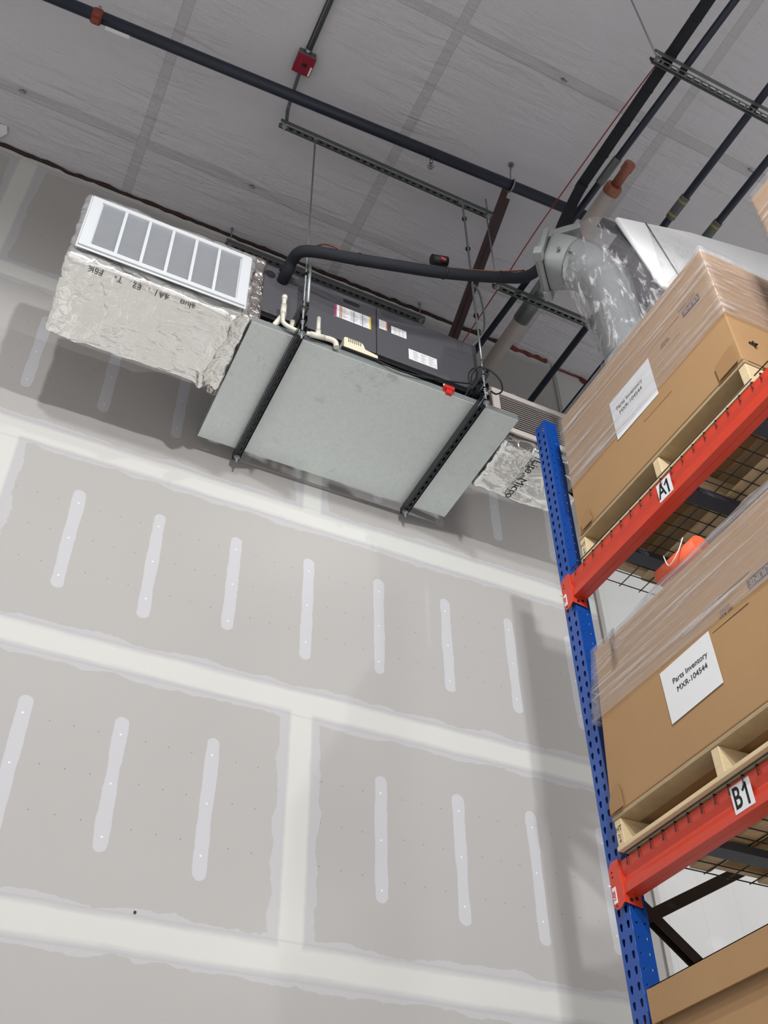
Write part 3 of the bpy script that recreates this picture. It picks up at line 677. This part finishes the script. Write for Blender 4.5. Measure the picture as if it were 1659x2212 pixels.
# red fire box and conduit on ceiling
t = thing('junction_box', (.53, -1.355, 8.54), 'square red junction box cover on grey back box at ceiling', 'electrical box')
B().box((.478, -1.425, 8.478), (.588, -1.305, 8.538)).build('back_box', MGALVD, t, bevel=.004)
cv = B().box((.474, -1.422, 8.468), (.592, -1.298, 8.478)).build('cover', MREDBOX, t, bevel=.003)
B().box((.575, -1.365, 8.466), (.587, -1.305, 8.468)).build('white_label', MPAPER, cv)
B().box((.525, -1.37, 8.4655), (.550, -1.35, 8.468)).build('indicator', MDARK, cv); B().box((.505, -1.40, 8.467), (.508, -1.325, 8.468)).build('printed_line', MMAG, cv)
t = thing('conduit', (.53, -1.36, 8.50), 'grey conduit leading to and from the red box across ceiling', 'conduit')
B().tube([(.545, -3.2, 8.50), (.535, -1.42, 8.50)], .013, 12).build('tube', MGALVD, t)
B().tube([(.520, -2.6, 8.515), (.515, -1.43, 8.515)], .006, 8).build('side_tube', MGALVD, t)
B().tube([(.528, -1.45, 8.50), (.528, -1.42, 8.50)], .018, 8).build('connector', MGALV, t)
B().tube([(.530, -1.30, 8.50), (.545, -1.12, 8.50), (.552, -1.05, 8.48), (.556, -1.035, 8.36)], .011, 10, smooth_n=5).build('lower_tube', MGALVD, t)
B().box((.50, -1.86, 8.485), (.575, -1.84, 8.54)).build('strap', MGALV, t, bevel=.002)
# thin red cable
tag(B().tube([(2.225, -3.6, 7.73), (2.192, -2.873, 7.73), (2.150, -2.21, 7.74), (2.125, -1.4, 7.75), (2.125, -.9, 7.74), (2.13, -.39, 7.75), (2.14, -.005, 7.76)], .004, 6, smooth_n=5).build('red_cable', MREDWIRE), 'thin red cable strung beside the long black pipes', 'cable')
# whip over brown brace
tag(B().tube([(1.94, -.52, 6.99), (1.93, -.56, 7.1), (1.96, -.66, 7.22), (2.02, -.80, 7.32), (1.90, -.98, 7.36), (1.825, -1.03, 7.38)], .007, 8, smooth_n=6).build('flexible_whip', MGALV), 'thin flexible grey whip from cabinet corner to right rod', 'cable')

# ------------------------------------------------------------------ pallet rack
TD = [(.0045*math.cos(a), .0045*math.sin(a)-.009) if math.sin(a) < -.1 else (.0085*math.cos(a), .0085*math.sin(a)+.004) for a in [PI/8+i*PI/4 for i in range(8)]]
TD = [(.0085*math.cos(a), .0085*math.sin(a)+.005) for a in (PI*.0+.2, PI*.3, PI*.5, PI*.7, PI-.2)]+[(-.0052, -.010), (-.0028, -.0145), (.0028, -.0145), (.0052, -.010)]
HO = ngon(.0048, 6, .3)
t = thing('pallet_rack_upright', (2.0, -1.2, 0), 'tall blue perforated pallet rack upright frame with dark cross braces', 'rack frame')
ZT = 6.03; Z0 = 2.65
def column(xf, sgn, par):
    """sgn +1: face looks to -X"""
    bb = B()
    if sgn > 0:
        bb.perf((xf, -1.24, Z0), (0, 1, 0), (0, 0, 1), .08, ZT-Z0, .0508, [(0., .040, TD), (.040, .08, TD)])
        bb.perf((xf, -1.24, Z0), (1, 0, 0), (0, 0, 1), .07, ZT-Z0, .0508, [(0., .035, HO), (.035, .07, HO)])
    else:
        bb.quad([(xf, -1.24, Z0), (xf, -1.16, Z0), (xf, -1.16, ZT), (xf, -1.24, ZT)]); bb.quad([(xf, -1.24, Z0), (xf-.07, -1.24, Z0), (xf-.07, -1.24, ZT), (xf, -1.24, ZT)])
    bb.quad([(xf, -1.24, 0), (xf, -1.16, 0), (xf, -1.16, Z0), (xf, -1.24, Z0)]); bb.quad([(xf, -1.24, 0), (xf+sgn*.07, -1.24, 0), (xf+sgn*.07, -1.24, Z0), (xf, -1.24, Z0)])
    bb.quad([(xf, -1.16, 0), (xf+sgn*.07, -1.16, 0), (xf+sgn*.07, -1.16, ZT), (xf, -1.16, ZT)])
    for ya, yb in ((-1.24, -1.222), (-1.16, -1.178)): bb.quad([(xf+sgn*.07, ya, 0), (xf+sgn*.07, yb, 0), (xf+sgn*.07, yb, ZT), (xf+sgn*.07, ya, ZT)])
    bb.build('column', MBLUE, par, solid=.0022)
    B().box((xf-.02 if sgn > 0 else xf-.09, -1.27, 0), (xf+.09 if sgn > 0 else xf+.02, -1.13, .008)).build('foot_plate', MBLUE, par)
column(2.0, 1, t); column(3.07, -1, t)
for (xa, za, xb, zb) in ((2.04, 5.76, 3.03, 5.76), (2.04, 3.50, 3.03, 4.02), (2.04, 3.60, 3.03, 2.80), (2.04, 5.70, 3.03, 4.95), (2.04, 4.25, 3.03, 4.90), (2.04, 2.05, 3.03, 2.75), (2.04, .25, 3.03, .25)):
    pa, pb = Vector((xa, -1.2, za)), Vector((xb, -1.2, zb)); d = (pb-pa).normalized(); n_ = Vector((-d.z, 0, d.x))
    B().ribbon([(-.02, -.017), (.02, -.017), (.02, .017), (-.02, .017)], pa, n_, (0, 1, 0), d, (pb-pa).length).build('brace', MBRACE, t, solid=.002)

GB = 'orange front beams of the pallet rack'
def beam(zt, front, label, code=None, cy=None, group=None, zh=.112):
    xf = 1.985 if front else 3.085; s_ = 1 if front else -1
    t = thing('rack_beam', (xf, -1.24, zt-zh), label, 'rack beam', group)
    y1 = -3.70
    prof = [(0, 0), (0, .030), (.002, .034), (.010, .050), (.010, .058), (.002, .074), (.0, .078), (0, zh), (.038, zh), (.038, zh-.04), (.066, zh-.04), (.066, .0), (.036, .0), (.034, .003), (.032, 0)]
    B().prism([(a*s_, b_) for a, b_ in prof], (xf, -1.243, zt-zh), (1, 0, 0), (0, 0, 1), (0, -1, 0), -y1-1.243).build('beam_section', MORANGE, t)
    bb = B(); c = xf-.004*s_
    z0, z1 = zt-zh-.042, zt+.012
    # angle connector: plate on the punched face, wing past the column side
    bb.quad([(c, -1.246, z0), (c, -1.196, z0+.0), (c, -1.186, z0+.035), (c, -1.186, z1-.03)][:4])
    bb.bm.faces.new([bb.bm.verts.new(p) for p in ((c, -1.246, z0), (c, -1.246, z1), (c, -1.205, z1), (c, -1.186, z1-.018), (c, -1.186, z0+.03), (c, -1.205, z0))]) if False else None
    bb.bm.clear()
    bb.prism([(-1.246, z0+.012), (-1.225, z0), (-1.200, z0), (-1.186, z0+.016), (-1.186, z1-.022), (-1.204, z1), (-1.246, z1)], (c-.0035*s_, 0, 0), (0, 1, 0), (0, 0, 1), (1*s_, 0, 0), .0035)
    bb.prism([(0, z0+.012), (.074*s_, z0), (.074*s_, z1-.03), (.0, z1)], (c-.0035*s_, -1.250, 0), (1, 0, 0), (0, 0, 1), (0, 1, 0), .0035)
    cn = bb.build('end_connector', MORANGE, t, bevel=.0012)
    for zz_ in (z0+.03,):
        B().tube([(xf+.045*s_, -1.2515, zz_), (xf+.045*s_, -1.249, zz_)], .007, 10).build('hole', MDARK, cn)
        B().tube([(xf+.021*s_, -1.2515, zz_-.008), (xf+.021*s_, -1.249, zz_-.008)], .007, 10).build('hole', MDARK, cn)
    if front:
        for zz_ in (z1-.035, z1-.052, z0+.012): B().tube([(c-.0055, -1.205, zz_), (c-.003, -1.205, zz_)], .003, 8).build('hole', MDARK, cn)
        cl = B().box((c-.0065, -1.214, z0+.020), (c-.0035, -1.193, z0+.078)).build('safety_clip', MWHITE, t, bevel=.0015); cl['label'] = 'white plastic clip with red lettering'
        text('clip_lettering', 'UP' if False else 'USE', MRED, (c-.0067, -1.2035, z0+.048), (0, 0, 1), (0, 1, 0), .019, cl, .0004, font_off=.0006)
        B().tube([(c-.006, -1.190, z0+.085), (c-.016, -1.188, z0+.086)], .0045, 10).build('clip_pin', MWHITE, cl)
    if code:
        y0, ya = cy
        pl = B().box((xf-.0014, ya, zt-.098), (xf-.0004, y0, zt-.008)).build('location_label', MPAPER, t); pl['label'] = 'white paper label reading '+code
        text('label_lettering', code[0], MINK, (xf-.0016, y0-.024, zt-.054), (0, -1, 0), (0, 0, 1), .100, pl, .0004, sx=.66, font_off=.0014)
        bb = B(); yc = ya+.022; bb.box((xf-.002, yc-.0045, zt-.090), (xf-.0014, yc+.0045, zt-.018)); bb.obox((xf-.0017, yc-.001, zt-.022), (xf-.0017, yc+.017, zt-.040), .009, .0006, (1, 0, 0))
        bb.build('label_numeral', MINK, pl)
    return t
beam(4.992, True, 'orange rack beam marked A1 under the upper pallet', 'A1', (-1.868, -1.952), GB)
beam(3.692, True, 'orange rack beam marked B1 under the lower pallet', 'B1', (-1.835, -1.925), GB)
beam(4.992, False, 'orange rear rack beam at upper level beyond the wire deck', None, None, 'orange rear beams of the pallet rack')
beam(3.692, False, 'orange rear rack beam at lower level beyond the wire deck', None, None, 'orange rear beams of the pallet rack')

def deck(zt, y0, y1, label, grp):
    t = thing('wire_deck', (2.0, y0, zt), label, 'wire deck', grp)
    bb = B(); r_ = .0026; yy = y0-.02
    while yy > y1:
        bb.tube([(1.979, yy, zt-.030), (1.980, yy, zt+.005), (3.09, yy, zt+.005), (3.091, yy, zt-.030)], r_, 5); yy -= .0675
    xx = 2.02
    while xx < 3.07: bb.tube([(xx, y0, zt+.0102), (xx, y1, zt+.0102)], r_, 5); xx += .105
    bb.tube([(1.9745, y0, zt+.010), (1.9745, y1, zt+.010)], r_, 5)
    bb.build('wire_mesh', MDECK, t)
    for k in range(3):
        yc = y0-.22-k*.405
        if yc < y1+.03: break
        B().ribbon([(-.035, .0), (-.032, -.028), (.032, -.028), (.035, .0)], (2.030, yc, zt+.0015), (0, 1, 0), (0, 0, 1), (1, 0, 0), 1.01).build('support_channel', MSUPP, t, solid=.002)
deck(4.992, -1.275, -2.455, 'wire mesh deck lying on A1 beam under the upper pallet', 'wire decks on the rack beams')
deck(3.692, -1.275, -2.455, 'wire mesh deck lying on B1 beam under the lower pallet', 'wire decks on the rack beams')
deck(4.992, -2.47, -3.65, 'wire mesh deck on A1 beam nearest the camera', 'wire decks on the rack beams')

def pallet(xf, y0, y1, z0, label, depth=1.02, hz=.128):
    t = thing('pallet', (xf, y0, z0), label, 'pallet', 'wooden pallets on the rack'); L = y0-y1
    th = .016
    k = 0
    for yc in (y0-.022, (y0+y1)/2, y1+.022):
        B().box((xf+.004, yc-.019, z0+th), (xf+depth-.004, yc+.019, z0+hz-th)).build('stringer', MWOOD, t, bevel=.003)
    n = 7; wd = .09
    for k in range(n):
        xa = xf+k*(depth-wd)/(n-1); B().box((xa, y1, z0+hz-th), (xa+wd, y0, z0+hz)).build('top_board', MWOODD if k in (0, 2, 3) else MWOOD, t, bevel=.002)
    for k in range(4):
        xa = xf+k*(depth-wd)/3; B().box((xa, y1, z0), (xa+wd, y0, z0+th)).build('bottom_board', MWOOD, t, bevel=.002)
    text('stamp', 'HT', MPRINT, (xf+.0035, y0-.022, z0+hz/2+.012), (0, -1, 0), (0, 0, 1), .026, t, .0004); text('stamp', 'B-17', MPRINT, (xf+.0035, y0-.022, z0+hz/2-.022), (0, 0, 1), (0, 1, 0), .016, t, .0004)
    return t
pallet(1.988, -1.345, -2.445, 5.0055, 'wooden pallet on the A1 beam under the upper carton')
pallet(1.952, -1.288, -2.40, 3.7055, 'wooden pallet on the B1 beam under the lower carton')
PDW = None

def board_box(x0, x1, y0, y1, z0, z1, ytop=0., jit=.0):
    bb = B(); nx, ny, nz = 12, 14, 12
    def g(nu, nv, f):
        vs = [[bb.bm.verts.new(f(i/nu, j/nv)) for j in range(nv+1)] for i in range(nu+1)]
        for i in range(nu):
            for j in range(nv): bb.bm.faces.new((vs[i][j], vs[i+1][j], vs[i+1][j+1], vs[i][j+1]))
    def P(u, v_, w_):
        y0w = y0-ytop*w_
        p = Vector((x0+(x1-x0)*u, y0w+(y1-y0w)*v_, z0+(z1-z0)*w_))
        bulge = math.sin(PI*min(1, max(0, v_)))*math.sin(PI*w_)*.006
        if u == 0: p.x -= bulge*jit
        if v_ == 1: p.y -= math.sin(PI*u)*math.sin(PI*w_)*.006*jit
        return p
    g(nx, ny, lambda a, c: P(a, c, 0)); g(nx, ny, lambda a, c: P(a, c, 1)); g(ny, nz, lambda a, c: P(0, a, c)); g(ny, nz, lambda a, c: P(1, a, c)); g(nx, nz, lambda a, c: P(a, 0, c)); g(nx, nz, lambda a, c: P(a, 1, c))
    return bb
def sheet(xp, y0, y1, z0, z1, name, mat, par, th=.0012, sag=0., rot=0.):
    n = 8; bb = B(); cy, cz = (y0+y1)/2, (z0+z1)/2
    vs = []
    for i in range(n+1):
        rowv = []
        for j in range(n+1):
            yy = y0+(y1-y0)*i/n-cy; zz = z0+(z1-z0)*j/n-cz
            rowv.append(bb.bm.verts.new((xp-.001-sag*math.sin(PI*i/n), cy+yy*math.cos(rot)-zz*math.sin(rot), cz+yy*math.sin(rot)+zz*math.cos(rot))))
        vs.append(rowv)
    for i in range(n):
        for j in range(n): bb.bm.faces.new((vs[i][j], vs[i+1][j], vs[i+1][j+1], vs[i][j+1]))
    return bb.build(name, mat, par, solid=th)
# --- upper carton A
t = thing('carton', (1.97, -1.36, 5.135), 'upper brown carton with white paper on the A1 pallet', 'carton', 'palletised brown cartons')
XF = 1.984
board_box(XF, 3.0, -1.362, -2.445, 5.134, 5.872, 0.02, 1.).build('carton_body', MBOX, t, bevel=.004)
pp = sheet(XF-.007, -1.735, -2.022, 5.383, 5.618, 'paper_sign', MPAPER, t); pp['label'] = 'white paper sheet reading Parts Inventory MXR-104544'
text('sign_lettering', 'Parts Inventory', MINK, (XF-.0096, -1.865, 5.545), (0, -1, 0), (0, 0, 1), .030, pp, .0003)
text('sign_lettering', 'MXR-104544', MINK, (XF-.0096, -1.865, 5.508), (0, -1, 0), (0, 0, 1), .030, pp, .0003)
pr = B(); 
for a, c, zz_ in ((-2.02, -2.24, 5.648), (-2.05, -2.22, 5.560)): pr.box((XF-.0048, c, zz_), (XF-.004, a, zz_+.0018))
pr.build('printed_lines', MPRINT, t)
def uline(xp, yc, zc, par, sc=1.):
    pl = B().box((xp-.0006, yc-.052*sc, zc-.0165*sc), (xp, yc+.052*sc, zc+.0165*sc)).build('printed_panel', MNAVY, par)
    text('panel_lettering', 'ULINE', MBOX, (xp-.0008, yc, zc), (0, 1, 0), (0, 0, -1), .034*sc, pl, .0003, font_off=.0009)
    text('small_print', 'S-18342\nRECYCLE', MPRINT, (xp-.0006, yc+.15*sc, zc-.005*sc), (0, 1, 0), (0, 0, -1), .016*sc, par, .0003) if False else None
uline(XF-.0062, -2.315, 5.632, t)
text('small_print', 'QUALITY SHIPPING', MPRINT, (XF-.0062, -2.30, 5.672), (0, 1, 0), (0, 0, -1), .013, t, .0003)
text('small_print', 'HSC BULK\nCARGO', MPRINT, (XF-.0058, -2.13, 5.600), (0, 1, 0), (0, 0, -1), .014, t, .0003)
B().box((XF-.0062, -2.090, 5.330), (XF-.0050, -1.905, 5.408)).build('tape_patch', MTAPE, t)
bb = B(); pr_ = [(-1.40, 5.134), (-1.475, 5.136), (-1.462, 5.20), (-1.44, 5.222), (-1.40, 5.172)]
bb.prism(pr_, (XF-.008, 0, 0), (0, 1, 0), (0, 0, 1), (-1, 0, 0), .003); bb.build('torn_flap', MFLAPIN, t)
bb = B(); pr_ = [(-2.325, 5.134), (-2.43, 5.136), (-2.43, 5.235), (-2.385, 5.23), (-2.322, 5.212)]
bb.prism(pr_, (XF-.007, 0, 0), (0, 1, 0), (0, 0, 1), (-1, 0, 0), .003); bb.build('torn_flap', MFLAPIN, t)
B().box((2.01, -2.4475, 5.134), (2.6, -2.4445, 5.27)).build('bottom_strip', MBOX, t)
bb = B(); bb.tube([(2.05, -2.452, 5.262), (2.085, -2.458, 5.259)], .004, 6); bb.tube([(2.065, -2.456, 5.270), (2.075, -2.457, 5.246)], .004, 6); bb.build('staple_clip', MDARK, t)
# stretch film band round upper part
def film_band(x0, x1, y0, y1, z0, z1, off=.006, top=True, slope=0., ytop=.02, n=40):
    bb = B()
    loop = []
    per = [(x0, y0), (x0, y1), (x1, y1), (x1, y0)]
    pts = []
    for k in range(4):
        a, c = per[k], per[(k+1) % 4]; m_ = 36
        for i in range(m_): pts.append((a[0]+(c[0]-a[0])*i/m_, a[1]+(c[1]-a[1])*i/m_))
    rows = []
    for j in range(17):
        rw = []
        for (px, py) in pts:
            cx_, cy_ = (x0+x1)/2, (y0+y1)/2; ox = off*(1 if px > cx_ else -1) if abs(abs(px-cx_)-(x1-x0)/2) < .003 else 0; oy = off*(1 if py > cy_ else -1) if abs(abs(py-cy_)-(abs(y1-y0))/2) < .003 else 0
            zb = z0+slope*(py-y0)
            zz_ = zb+(z1-zb)*j/16; wv = mn.noise(Vector((px*3, py*3, zz_*9)))*.004
            yy = py-(ytop*(zz_-z0)/(z1-z0) if py > cy_+.4 else 0)
            rw.append(bb.bm.verts.new((px+ox+(wv if ox > 0 else -abs(wv) if ox < 0 else 0), yy+oy+(-abs(wv) if oy < 0 else 0), zz_)))
        rows.append(rw)
    N = len(pts)
    for j in range(16):
        for i in range(N): bb.bm.faces.new((rows[j][i], rows[j][(i+1) % N], rows[j+1][(i+1) % N], rows[j+1][i]))
    return bb
film_band(XF-.006, 3.0, -1.362, -2.451, 5.405, 5.876, .005).build('stretch_film', MFILM, t, smooth=True)

# --- lower carton B
t = thing('carton', (1.95, -1.29, 3.834), 'lower brown carton with white paper on the B1 pallet', 'carton', 'palletised brown cartons')
XB = 1.950
board_box(XB, 2.98, -1.290, -2.405, 3.8345, 4.505, .07, 1.).build('carton_body', MBOX, t, bevel=.004)
pp = sheet(XB-.0065, -1.697, -1.967, 3.984, 4.192, 'paper_sign', MPAPER, t, rot=-.02); pp['label'] = 'white paper sheet reading Parts Inventory MXR-104544'
text('sign_lettering', 'Parts Inventory', MINK, (XB-.009, -1.842, 4.122), (0, -1, 0), (0, -.02, 1), .030, pp, .0003)
text('sign_lettering', 'MXR-104544', MINK, (XB-.009, -1.842, 4.083), (0, -1, 0), (0, -.02, 1), .030, pp, .0003)
uline(XB-.0062, -2.235, 4.235, t, 1.05)
text('small_print', 'HSC BULK\nCARGO', MPRINT, (XB-.006, -2.06, 4.215), (0, 1, 0), (0, 0, -1), .015, t, .0003)
pr = B()
for a, c, zz_ in ((-1.96, -2.20, 4.275), (-1.98, -2.16, 4.175)): pr.box((XB-.0065, c, zz_), (XB-.0055, a, zz_+.002))
pr.build('printed_lines', MPRINT, t)
B().box((XB-.0062, -1.935, 4.185), (XB-.0050, -1.745, 4.215)).build('tape_patch', MTAPE, t)
bb = B(); pr_ = [(-1.297, 3.836), (-1.375, 3.838), (-1.372, 3.90), (-1.355, 3.935), (-1.32, 3.915), (-1.300, 3.875)]
bb.prism(pr_, (XB-.007, 0, 0), (0, 1, 0), (0, 0, 1), (-1, 0, 0), .003); bb.build('torn_flap', MFLAPIN, t)
film_band(XB-.006, 2.98, -1.290, -2.411, 4.215, 4.515, .006, slope=.02, ytop=.07).build('stretch_film', MFILM, t, smooth=True)
# bulging film crown over the carton top
bb = B(); nu, nv = 30, 24; vs = []
for i in range(nu+1):
    rw = []
    for j in range(nv+1):
        u_, v__ = i/nu, j/nv
        yy = -1.352+(-2.42+1.352)*u_; xx = XB-.006+(1.02)*v__
        hh = .255*math.sin(PI*min(1, v__*3.4)*.5)*min(1, u_*4.2)**.9*(1 if v__ < .8 else (1-v__)/.2)
        hh += mn.noise(Vector((yy*9, xx*9, 2)))*.014*min(1, v__*8)
        rw.append(bb.bm.verts.new((xx, yy, 4.515+hh)))
    vs.append(rw)
for i in range(nu):
    for j in range(nv): bb.bm.faces.new((vs[i][j], vs[i+1][j], vs[i+1][j+1], vs[i][j+1]))
bb.build('film_crown', MFILM2, t, smooth=True)
tag(B().box((2.085, -2.33, 4.510), (2.85, -1.66, 4.649)).build('packing_box', MBOX, bevel=.003), 'flat brown packing box hidden under film on the lower carton', 'box')
o = thing('foam_roll', (2.10, -1.66, 4.65), 'orange foam roll lying on lower carton under stretch film', 'foam roll')
B().tube([(2.10, -1.67, 4.695), (2.105, -1.90, 4.695)], .046, 18).build('roll', MORFOAM, o, smooth=False)
B().tube([(2.06, -1.74, 4.748), (2.035, -1.78, 4.66), (2.035, -1.84, 4.68), (2.06, -1.86, 4.748)], .0025, 6, smooth_n=5).build('white_tie', MWHITE, o)
# clutter under the crown
t = thing('carton', (1.95, -1.315, 2.2), 'bottom carton with shallow lid in lower right corner of photo', 'carton', 'palletised brown cartons')
board_box(1.978, 2.95, -1.325, -2.42, 2.10, 3.225, 0, 0.).build('carton_body', MBOX, t, bevel=.003)
bb = B(); bb.box((1.950, -2.44, 3.135), (1.955, -1.312, 3.240)); bb.box((1.950, -1.317, 3.135), (2.98, -1.312, 3.240)); bb.box((1.950, -2.44, 3.236), (2.98, -1.312, 3.240)); bb.box((1.95, -2.44, 3.135), (2.98, -2.435, 3.24)); bb.box((2.975, -2.44, 3.135), (2.98, -1.312, 3.24))
bb.build('lid', MBOX, t, bevel=.001)
beam(2.08, True, 'orange rack beam below the front edge of the bottom carton', None, None, GB)
beam(2.08, False, 'orange rear rack beam below the bottom carton', None, None, 'orange rear beams of the pallet rack')
deck(2.08, -1.275, -2.455, 'wire mesh deck under the bottom carton', 'wire decks on the rack beams')

# ------------------------------------------------------------------ wrapped machine on the upper carton
t = thing('wrapped_machine', (2.12, -1.8, 5.88), 'film wrapped grey cast elbow and silver duct standing on upper carton', 'machine')
ZB = 5.882; CX, CY = 2.105, -1.80; E_ = Vector((-.72, .694, 0)); SD = Vector((.694, .72, 0))
def at(L, z, s_=0.): return Vector((CX, CY, 0))+E_*L+SD*s_+Vector((0, 0, z))
B().tube([at(0, ZB), at(0, 6.1), at(0, 6.3), at(.0, 6.45), at(.01, 6.56), at(.04, 6.66), at(.09, 6.745), at(.13, 6.785)], [.112, .112, .114, .118, .124, .13, .134, .136], 32, smooth_n=4).build('silver_duct', simple('bright_galvanised', (196, 202, 202), .24, .85, .08, 12, .3, 14), t)
# cast elbow: square-to-round body made of lofted super-ellipse sections
bb = B(); rings = []
for L, z_, hw, hh, pw in ((.08, 6.745, .125, .135, 2.0), (.14, 6.80, .130, .138, 2.3), (.19, 6.835, .128, .136, 3.), (.235, 6.862, .120, .132, 5.), (.262, 6.876, .118, .130, 8.)):
    tz = Vector((0, 0, 1)); tan = (E_*.94+tz*.34).normalized(); upv = SD.cross(tan); rg = []
    for k in range(40):
        a_ = 2*PI*k/40; c_, s_ = math.cos(a_), math.sin(a_); q = (abs(c_)**pw+abs(s_)**pw)**(-1/pw)
        rg.append(bb.bm.verts.new(at(L, z_)+SD*(c_*q*hw)+upv*(s_*q*hh)))
    rings.append(rg)
for r0, r1 in zip(rings, rings[1:]):
    for k in range(40): bb.bm.faces.new((r0[k], r0[(k+1) % 40], r1[(k+1) % 40], r1[k]))
bb.bm.faces.new(rings[0][::-1]); bb.bm.faces.new(rings[-1]); bb.build('cast_elbow', MCAST, t, smooth=True, subsurf=1)
tan = (E_*.96+Vector((0, 0, .28))).normalized(); upv = SD.cross(tan)
def slab(name, c, w2, h2, th, bev=.006, mt=None, u0=0., v0=0.):
    bb = B(); c = c+SD*u0+upv*v0
    vs = [bb.bm.verts.new(c+SD*a+upv*b_+tan*d_) for d_ in (0, th) for a, b_ in ((-w2, -h2), (w2, -h2), (w2, h2), (-w2, h2))]
    for f in ((3, 2, 1, 0), (4, 5, 6, 7), (0, 1, 5, 4), (1, 2, 6, 5), (2, 3, 7, 6), (3, 0, 4, 7)): bb.bm.faces.new([vs[i] for i in f])
    return bb.build(name, mt or MCAST, t, bevel=bev)
slab('flange', at(.262, 6.876), .130, .126, .030)
slab('flange_lip', at(.292, 6.890), .118, .114, .014)
slab('flange_lug', at(.255, 6.873), .03, .028, .045, .004, None, -.13, -.105); slab('flange_lug', at(.255, 6.873), .03, .028, .045, .004, None, .13, -.105)
bb = B(); bb.prism([(-.105, -.004), (-.105, .030), (-.04, .050), (.03, .052), (.10, .046), (.10, .0)], at(.165, 6.962, -.10), -E_, (0, 0, 1), SD, .20); bb.build('top_cap', MCAST, t, bevel=.005)
for L_, z_, s_ in ((.20, 6.765, -.131), (.15, 6.725, -.131), (.30, 6.80, -.135)): B().tube([at(L_, z_, s_), at(L_, z_, s_-.014)], .009, 10).build('bolt', MGALV, t)
B().box((2.255, -1.945, 6.02), (2.262, -1.87, 6.63)).build('bracket', MGALV, t, bevel=.002)
B().box((2.262, -1.945, 6.02), (2.33, -1.938, 6.63)).build('bracket', MGALV, t, bevel=.002)
bb = B(); v8 = [(2.075, -2.0, 6.872), (2.255, -2.0, 6.365), (3.05, -1.98, 6.30), (3.35, -1.98, 7.36), (3.0, -1.98, 7.25), (2.62, -2.0, 7.10), (2.30, -2.0, 6.965)]
f0 = [bb.bm.verts.new(p) for p in v8]; f1 = [bb.bm.verts.new((p[0]+.004, p[1]+.03, p[2]+.0)) for p in v8]
N_ = len(v8); bb.bm.faces.new(f0); bb.bm.faces.new(f1[::-1])
for k in range(N_): bb.bm.faces.new((f0[k], f0[(k+1) % N_], f1[(k+1) % N_], f1[k]))
bb.build('foam_hood', MFOAM, t, bevel=.014)
MPUR = simple('purple_grey_shade', (70, 64, 76), .45)
bb = B(); cb = [(2.13, 6.84), (2.29, 6.34), (2.34, ZB), (3.0, ZB), (3.0, 6.95), (2.35, 6.93)]  # dark block added to stand for the shaded interior behind the foam hood
bb.prism(cb, (0, -1.955, 0), (1, 0, 0), (0, 0, 1), (0, 1, 0), .36); bb.build('hood_interior_shade', MPUR, t, bevel=.006)
B().tube([(2.275, -2.004, 6.94), (2.43, -2.004, 6.36)], .003, 6).build('hood_seam', MGALVD, t)
# stretch film skin: from hood edge round the duct and down to the carton
bb = B(); nu, nv = 44, 40; vs = []
prof = [(6.95, .0, 2.9, -2.02), (6.86, .02, 2.9, -2.02), (6.78, .07, 2.9, -2.02), (6.66, .09, 2.9, -2.02), (6.50, .06, 2.9, -2.02), (6.25, .02, 2.9, -2.01), (6.05, .0, 2.9, -2.0), (5.885, .0, 2.9, -1.98)]
def lerp(a, c, t_): return a+(c-a)*t_
for i in range(nv+1):
    q = i/nv*(len(prof)-1); k = min(int(q), len(prof)-2); f_ = q-k; P0, P1 = prof[k], prof[k+1]
    z_, L_, xr, yr = [lerp(P0[m_], P1[m_], f_) for m_ in range(4)]
    rw = []
    for j in range(nu+1):
        s_ = j/nu
        c0 = Vector((CX, CY, z_))
        if s_ < .5:
            a_ = lerp(PI*.42, -PI*.55, s_/.5)      # angle from E_ toward SD
            rr = .135+L_*max(0, math.cos(a_))
            p = c0+E_*(math.cos(a_)*rr)+SD*(math.sin(a_)*.142)
        else:
            tt = (s_-.5)/.5; a_ = -PI*.55; p0 = c0+E_*(math.cos(a_)*.135)+SD*(math.sin(a_)*.142)
            p = Vector((lerp(p0.x, xr, tt**1.2), lerp(p0.y, yr, min(1, tt*2.2)), z_))
        wv = mn.noise(Vector((p.x*16, p.y*16, z_*6)))*.010+mn.noise(Vector((p.x*40, p.y*40, z_*20)))*.003
        rw.append(bb.bm.verts.new(p+Vector((-.6, -.8, 0))*abs(wv)))
    vs.append(rw)
for i in range(nv):
    for j in range(nu): bb.bm.faces.new((vs[i][j], vs[i+1][j], vs[i+1][j+1], vs[i][j+1]))
bb.build('stretch_film', MFILM3, t, smooth=True)

# wrapped load at the right edge
t = thing('wrapped_carton', (2.0, -2.62, 5.13), 'film wrapped carton corner at right edge below the ceiling pipes', 'carton')
board_box(2.05, 3.0, -2.706, -3.6, 5.14, 5.905, 0, 0).build('carton_body', MBOX, t, bevel=.004)
film_band(2.045, 3.0, -2.706, -3.6, 5.2, 5.915, .006, ytop=0).build('stretch_film', MFILM, t, smooth=True)
pallet(2.04, -2.70, -3.64, 5.0055, 'wooden pallet on the A1 beam nearest the camera')
